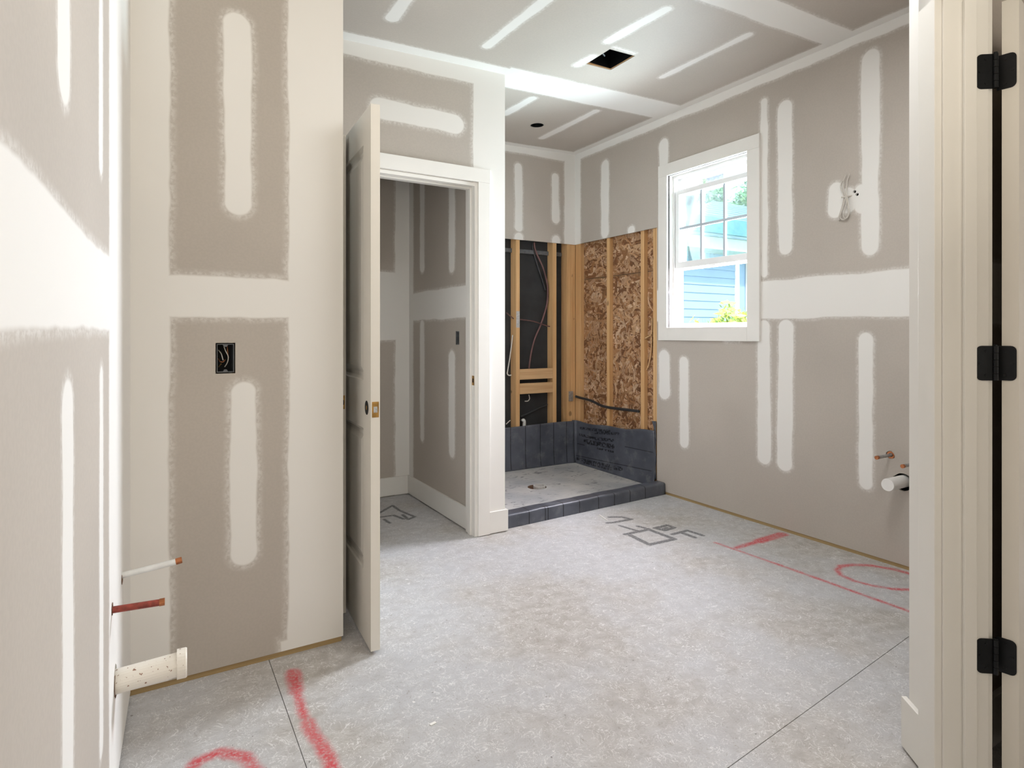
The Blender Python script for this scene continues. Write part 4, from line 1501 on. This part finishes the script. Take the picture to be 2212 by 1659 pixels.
for k in range(34):
    t = 0.30 + 0.62 * k / 34 + rr0.uniform(0, 0.01)
    a = radians(47 + rr0.uniform(-4, 4))
    base = lpt(2, L3 * t, -rz * (1 - t))
    e_y, e_z = Vector((0, -1, 0)), Vector((0, 0, 1))
    o_ = base + (e_y * cos(a) + e_z * sin(a)) * 0.0304
    tan = (-e_y * sin(a) + e_z * cos(a))
    hgt = rr0.choice((0.0015, 0.003, 0.004, 0.005))
    pm.obox(o_, ln * rr0.uniform(0.0012, 0.0025), tan * hgt, (e_y * cos(a) + e_z * sin(a)) * 0.0003)
pm.build('red_print', 'redpipe', p3)
# second sink: stubs in the window wall
for i, (a, e, lab) in enumerate((((1923, 983), (1893, 994), 'copper-tipped pipe stub in the window wall, fully in the open'), ((1974, 1002), (1949, 1005), 'copper-tipped pipe stub beside the white door frame'))):
    b0 = fr(a)
    b1 = onplane(e, (0, b0.y), (0, 1))
    p = thing('supply_pipe', tuple(b0), lab, 'water pipe', 'second sink supply stubs')
    dx = b1.x - b0.x
    MB().tube([(XR + 0.05, b0.y, b0.z), (b0.x + dx * 0.9, b0.y, b0.z)], 0.0085, 14).build('pipe', 'greypipe', p)
    MB().tube([(b0.x + dx * 0.88, b0.y, b0.z), (b0.x + dx, b0.y, b0.z)], 0.0098, 14).build('tip', 'copper', p)
    m = MB()
    m.prism(circ(0, 0, 0.019, 18), [circ(0, 0, 0.0105, 18)], lambda u, v, w: (XR + 0.004 + w, b0.y + u, b0.z + v), 0.003)
    m.build('collar', 'copper', p)
b0 = phw[2]
b1 = onplane((1917, 1049), (0, b0.y), (0, 1))
p = thing('sink_drain_pipe', tuple(b0), 'white capped drain pipe stub in the window wall', 'drain pipe')
MT['pvcclean'] = plain('clean_white_pvc', (0.82, 0.80, 0.77), 0.35, var=0.04)
MB().tube([(XR + 0.06, b0.y, b0.z), (b1.x + 0.004, b0.y, b0.z)], 0.031, 28).build('pipe', 'pvcclean', p)
MB().tube([(b1.x + 0.004, b0.y, b0.z), (b1.x, b0.y, b0.z)], [0.0315, 0.030], 28).build('end_cap', 'pvcclean', p)
bx('cavity_backing', (XF + 0.06, 1.40, 0.3), (XF + 0.065, 2.15, 2.2), 'blackhole', wr)

# wire bundle on the window wall
zw = lambda x, y: (1780 + x / 10.533, 350 + y / 10.533)
wbn = thing('wire_bundle', tuple(fr((1835, 420))), 'folded white cable bundle hanging from the window wall', 'cable')
fw = lambda d: (lambda p: onx(p, XR - d))


def wire(pxs, d0, d1, r=0.0032):
    n_ = len(pxs)
    pts = [onx(zw(*p), XR - (d0 + (d1 - d0) * k / (n_ - 1))) for k, p in enumerate(pxs)]
    MB().tube(smooth_path(pts, 7), r, 8).build('cable_loop', 'cablewhite', wbn, smooth=True)


wire([(745, 730), (640, 760), (560, 780), (480, 800), (390, 800)], -0.012, 0.026, 0.0042)
wire([(690, 690), (600, 740), (520, 770), (455, 770), (400, 640), (380, 520), (420, 440)], -0.012, 0.020)
wire([(500, 290), (450, 430), (440, 560), (470, 700), (490, 800), (440, 1000), (390, 1150), (370, 1260), (420, 1310), (480, 1300), (540, 1220), (550, 1050), (520, 900), (500, 780)], 0.012, 0.016)
wire([(585, 265), (530, 420), (520, 560), (510, 700), (530, 830), (560, 1000), (570, 1150), (530, 1260), (470, 1280), (440, 1200), (470, 1070), (510, 940), (500, 800)], 0.020, 0.024)
wire([(470, 790), (440, 880), (400, 1060), (360, 1180), (335, 1260), (350, 1320)], 0.008, 0.010)

# exhaust fan housing above the ceiling opening
fz = zc((fx0 + fx1) / 2)
fh = thing('exhaust_fan_housing', ((fx0 + fx1) / 2, (fy0 + fy1) / 2, fz), 'empty black fan housing in the square ceiling opening', 'fan housing')
m = MB()
g = 0.004
m.prism(rect(fx0 + g, fx1 - g, fy0 + g, fy1 - g), [rect(fx0 + g + 0.003, fx1 - g - 0.003, fy0 + g + 0.003, fy1 - g - 0.003)], lambda u, v, w: (u, v, fz + 0.010 + w), 0.17)
m.build('shell', 'blackmetal', fh)
bx('top', (fx0 + g, fy0 + g, fz + 0.181), (fx1 - g, fy1 - g, fz + 0.184), 'blackhole', fh)
cxf, cyf = (fx0 + fx1) / 2, (fy0 + fy1) / 2
MB().tube(smooth_path([(fx0 + 0.02, cyf + 0.02, fz + 0.06), (fx0 + 0.06, cyf + 0.03, fz + 0.045), (fx0 + 0.10, cyf + 0.06, fz + 0.05), (fx0 + 0.09, cyf + 0.09, fz + 0.08)], 5), 0.004, 8).build('wire_lead', 'boxplastic', fh)
m = MB()
m.prism(rect(fx0 + 0.0008, fx1 - 0.0008, fy0 + 0.0008, fy1 - 0.0008), [rect(fx0 + g, fx1 - g, fy0 + g, fy1 - g)], lambda u, v, w: (u, v, zc(u) + 0.003 + w), 0.010)
m.build('cut_edge', 'studx', fh)
cz_ = zc(can.x)
ch = thing('recessed_lamp_can', (can.x, can.y, cz_), 'black round lamp can in the shower ceiling', 'lamp can')
m = MB()
m.prism(circ(can.x, can.y, CANR - 0.001, 28), [circ(can.x, can.y, CANR - 0.004, 28)], lambda u, v, w: (u, v, cz_ + 0.003 + w), 0.15)
m.build('can_wall', 'blackmetal', ch)
m = MB()
m.prism(circ(can.x, can.y, CANR - 0.001, 28), [], lambda u, v, w: (u, v, cz_ + 0.1535 + w), 0.003)
m.build('can_top', 'blackhole', ch)

# ================================================================== OUTSIDE
gr = bx('ground', (3.6, -6, -0.75), (45, 45, -0.65), 'grass')
tag(gr, 'grassy ground outside the window', 'ground', kind='structure')
hs = thing('neighbour_house', (10, 8, -0.65), 'pale blue clapboard house with a hipped roof outside', 'house')
YH = 8.0
XC = 9.95
zb = -0.65
bh = 0.155
nb_ = int((2.72 - zb) / bh) + 1
bm0 = MB()
for k in range(nb_):
    z = zb + k * bh
    if k == 0:
        m = MB()
        m.v = [(7.2, YH - 0.022, 0), (XC, YH - 0.022, 0), (XC, YH - 0.006, bh), (7.2, YH - 0.006, bh), (7.2, YH, 0), (XC, YH, 0), (XC, YH, bh), (7.2, YH, bh)]
        m.f = [(0, 1, 2, 3), (5, 4, 7, 6), (0, 4, 5, 1), (3, 2, 6, 7), (0, 3, 7, 4), (1, 5, 6, 2)]
        first = m.build('clapboard', 'siding', hs)
        first.location = (0, 0, z)
    else:
        c = first.copy()
        COL.objects.link(c)
        c.location = (0, 0, z)
bx('house_core', (7.22, YH + 0.001, zb), (XC + 2.2, YH + 5, 2.75), 'siding', hs)
bx('corner_board', (XC, YH - 0.03, zb), (XC + 0.12, YH + 0.02, 2.72), 'extwhite', hs)
bx('downspout', (XC + 0.33, YH - 0.09, zb), (XC + 0.45, YH - 0.01, 2.72), 'extwhite', hs)
bx('window_frame', (XC + 0.55, YH - 0.03, 1.35), (XC + 1.3, YH, 2.45), 'extwhite', hs)
bx('window_pane', (XC + 0.62, YH - 0.035, 1.42), (XC + 1.23, YH - 0.0305, 2.38), 'siding', hs)
bx('fascia', (7.0, YH - 0.45, 2.76), (XC + 2.6, YH - 0.40, 2.98), 'extwhite', hs)
bx('soffit', (7.0, YH - 0.40, 2.76), (XC + 2.6, YH, 2.79), 'extwhite', hs)
m = MB()
E0, E1 = (7.9, YH - 0.5, 2.98), (19.0, YH - 0.5, 2.98)
R0, R1 = (14.3, 12.2, 5.15), (19.0, 12.2, 5.15)
K0, K1 = (7.9, 16.5, 2.98), (19.0, 16.5, 2.98)
m.v = [E0, E1, R1, R0, K0, K1]
m.f = [(0, 1, 2, 3), (0, 3, 4), (3, 2, 5, 4), (0, 4, 5, 1)]
m.build('roof', 'roof', hs)
for k in range(1, 15):
    t = k / 15
    a = Vector(E0).lerp(Vector(R0), t)
    b = Vector(E1).lerp(Vector(R1), t)
    MB().obox(a + Vector((0, -0.02, 0.012)), b - a, (0, 0.07, 0.028), (0, 0, 0.02)).build('shingle_course', 'roof', hs)
bx('roof_band', (8.2, YH - 0.62, 3.02), (XC + 3.0, YH - 0.52, 3.30), 'roofband', hs)  # darker teal band in front of the roof's lower edge


def leaves(name, centre, rad, n, size, cols, seed, parent):
    rr = random.Random(seed)
    V, Fc, Cc = [], [], []
    c0 = Vector(centre)
    for k in range(n):
        while True:
            p = Vector((rr.uniform(-1, 1), rr.uniform(-1, 1), rr.uniform(-1, 1)))
            l = p.length
            if 0.35 < l < 1:
                break
        lump = 0.78 + 0.35 * noise.noise(p.normalized() * 2.2 + Vector((seed, 0, 0)))
        q = c0 + Vector((p.x * rad[0], p.y * rad[1], p.z * rad[2])) * lump
        a = Vector((rr.gauss(0, 1), rr.gauss(0, 1), rr.gauss(0, 1))).normalized()
        b = a.orthogonal().normalized()
        s = size * rr.uniform(0.6, 1.4)
        i = len(V)
        V += [tuple(q - a * s), tuple(q + b * s * 0.45), tuple(q + a * s), tuple(q - b * s * 0.45)]
        Fc.append((i, i + 1, i + 2, i + 3))
        c = rr.choice(cols)
        f = rr.uniform(0.8, 1.2)
        Cc.append(tuple(x * f for x in c))
    me = bpy.data.meshes.new(name)
    me.from_pydata(V, [], Fc)
    at = me.color_attributes.new('piece_tint', 'FLOAT_COLOR', 'CORNER')
    for p_, c in zip(me.polygons, Cc):
        for l in p_.loop_indices:
            at.data[l].color = (*c, 1)
    me.materials.append(MT['leaf'])
    o = bpy.data.objects.new(name, me)
    COL.objects.link(o)
    o.parent = parent
    o.matrix_parent_inverse = Matrix.Translation(parent.location).inverted()
    o['kind'] = 'stuff'
    return o


GR = [(0.20, 0.34, 0.10), (0.26, 0.42, 0.16), (0.15, 0.30, 0.12), (0.32, 0.45, 0.2)]
YG = [(0.52, 0.58, 0.10), (0.44, 0.56, 0.14), (0.62, 0.60, 0.14), (0.30, 0.46, 0.16)]
for nm, loc, cz0, rad, n, sz, cols, lab, cat in (
        ('garden_shrub', (7.75, 6.3, zb), 0.55, (1.0, 0.7, 1.30), 5200, 0.07, YG, 'yellow-green shrub growing against the blue house', 'shrub'),
        ('garden_tree', (21.0, 19.8, zb), 6.6, (3.0, 2.2, 2.9), 6500, 0.20, GR, 'green tree behind the neighbour roof, beside its hip', 'tree'),
        ('garden_tree', (28.6, 20.5, zb), 8.0, (3.2, 2.2, 2.2), 4000, 0.20, GR, 'green tree crown rising over the neighbour roof ridge', 'tree')):
    t = thing(nm, loc, lab, cat)
    leaves('foliage', (loc[0], loc[1], cz0), rad, n, sz, cols, int(loc[0] * 10), t)
    MB().tube([(loc[0], loc[1], zb - 0.05), (loc[0] + 0.05, loc[1], (zb + cz0) / 2), (loc[0], loc[1] + 0.05, cz0)], [0.10, 0.07, 0.03] if cat == 'shrub' else [0.18, 0.13, 0.07], 10).build('trunk', 'bark', t)
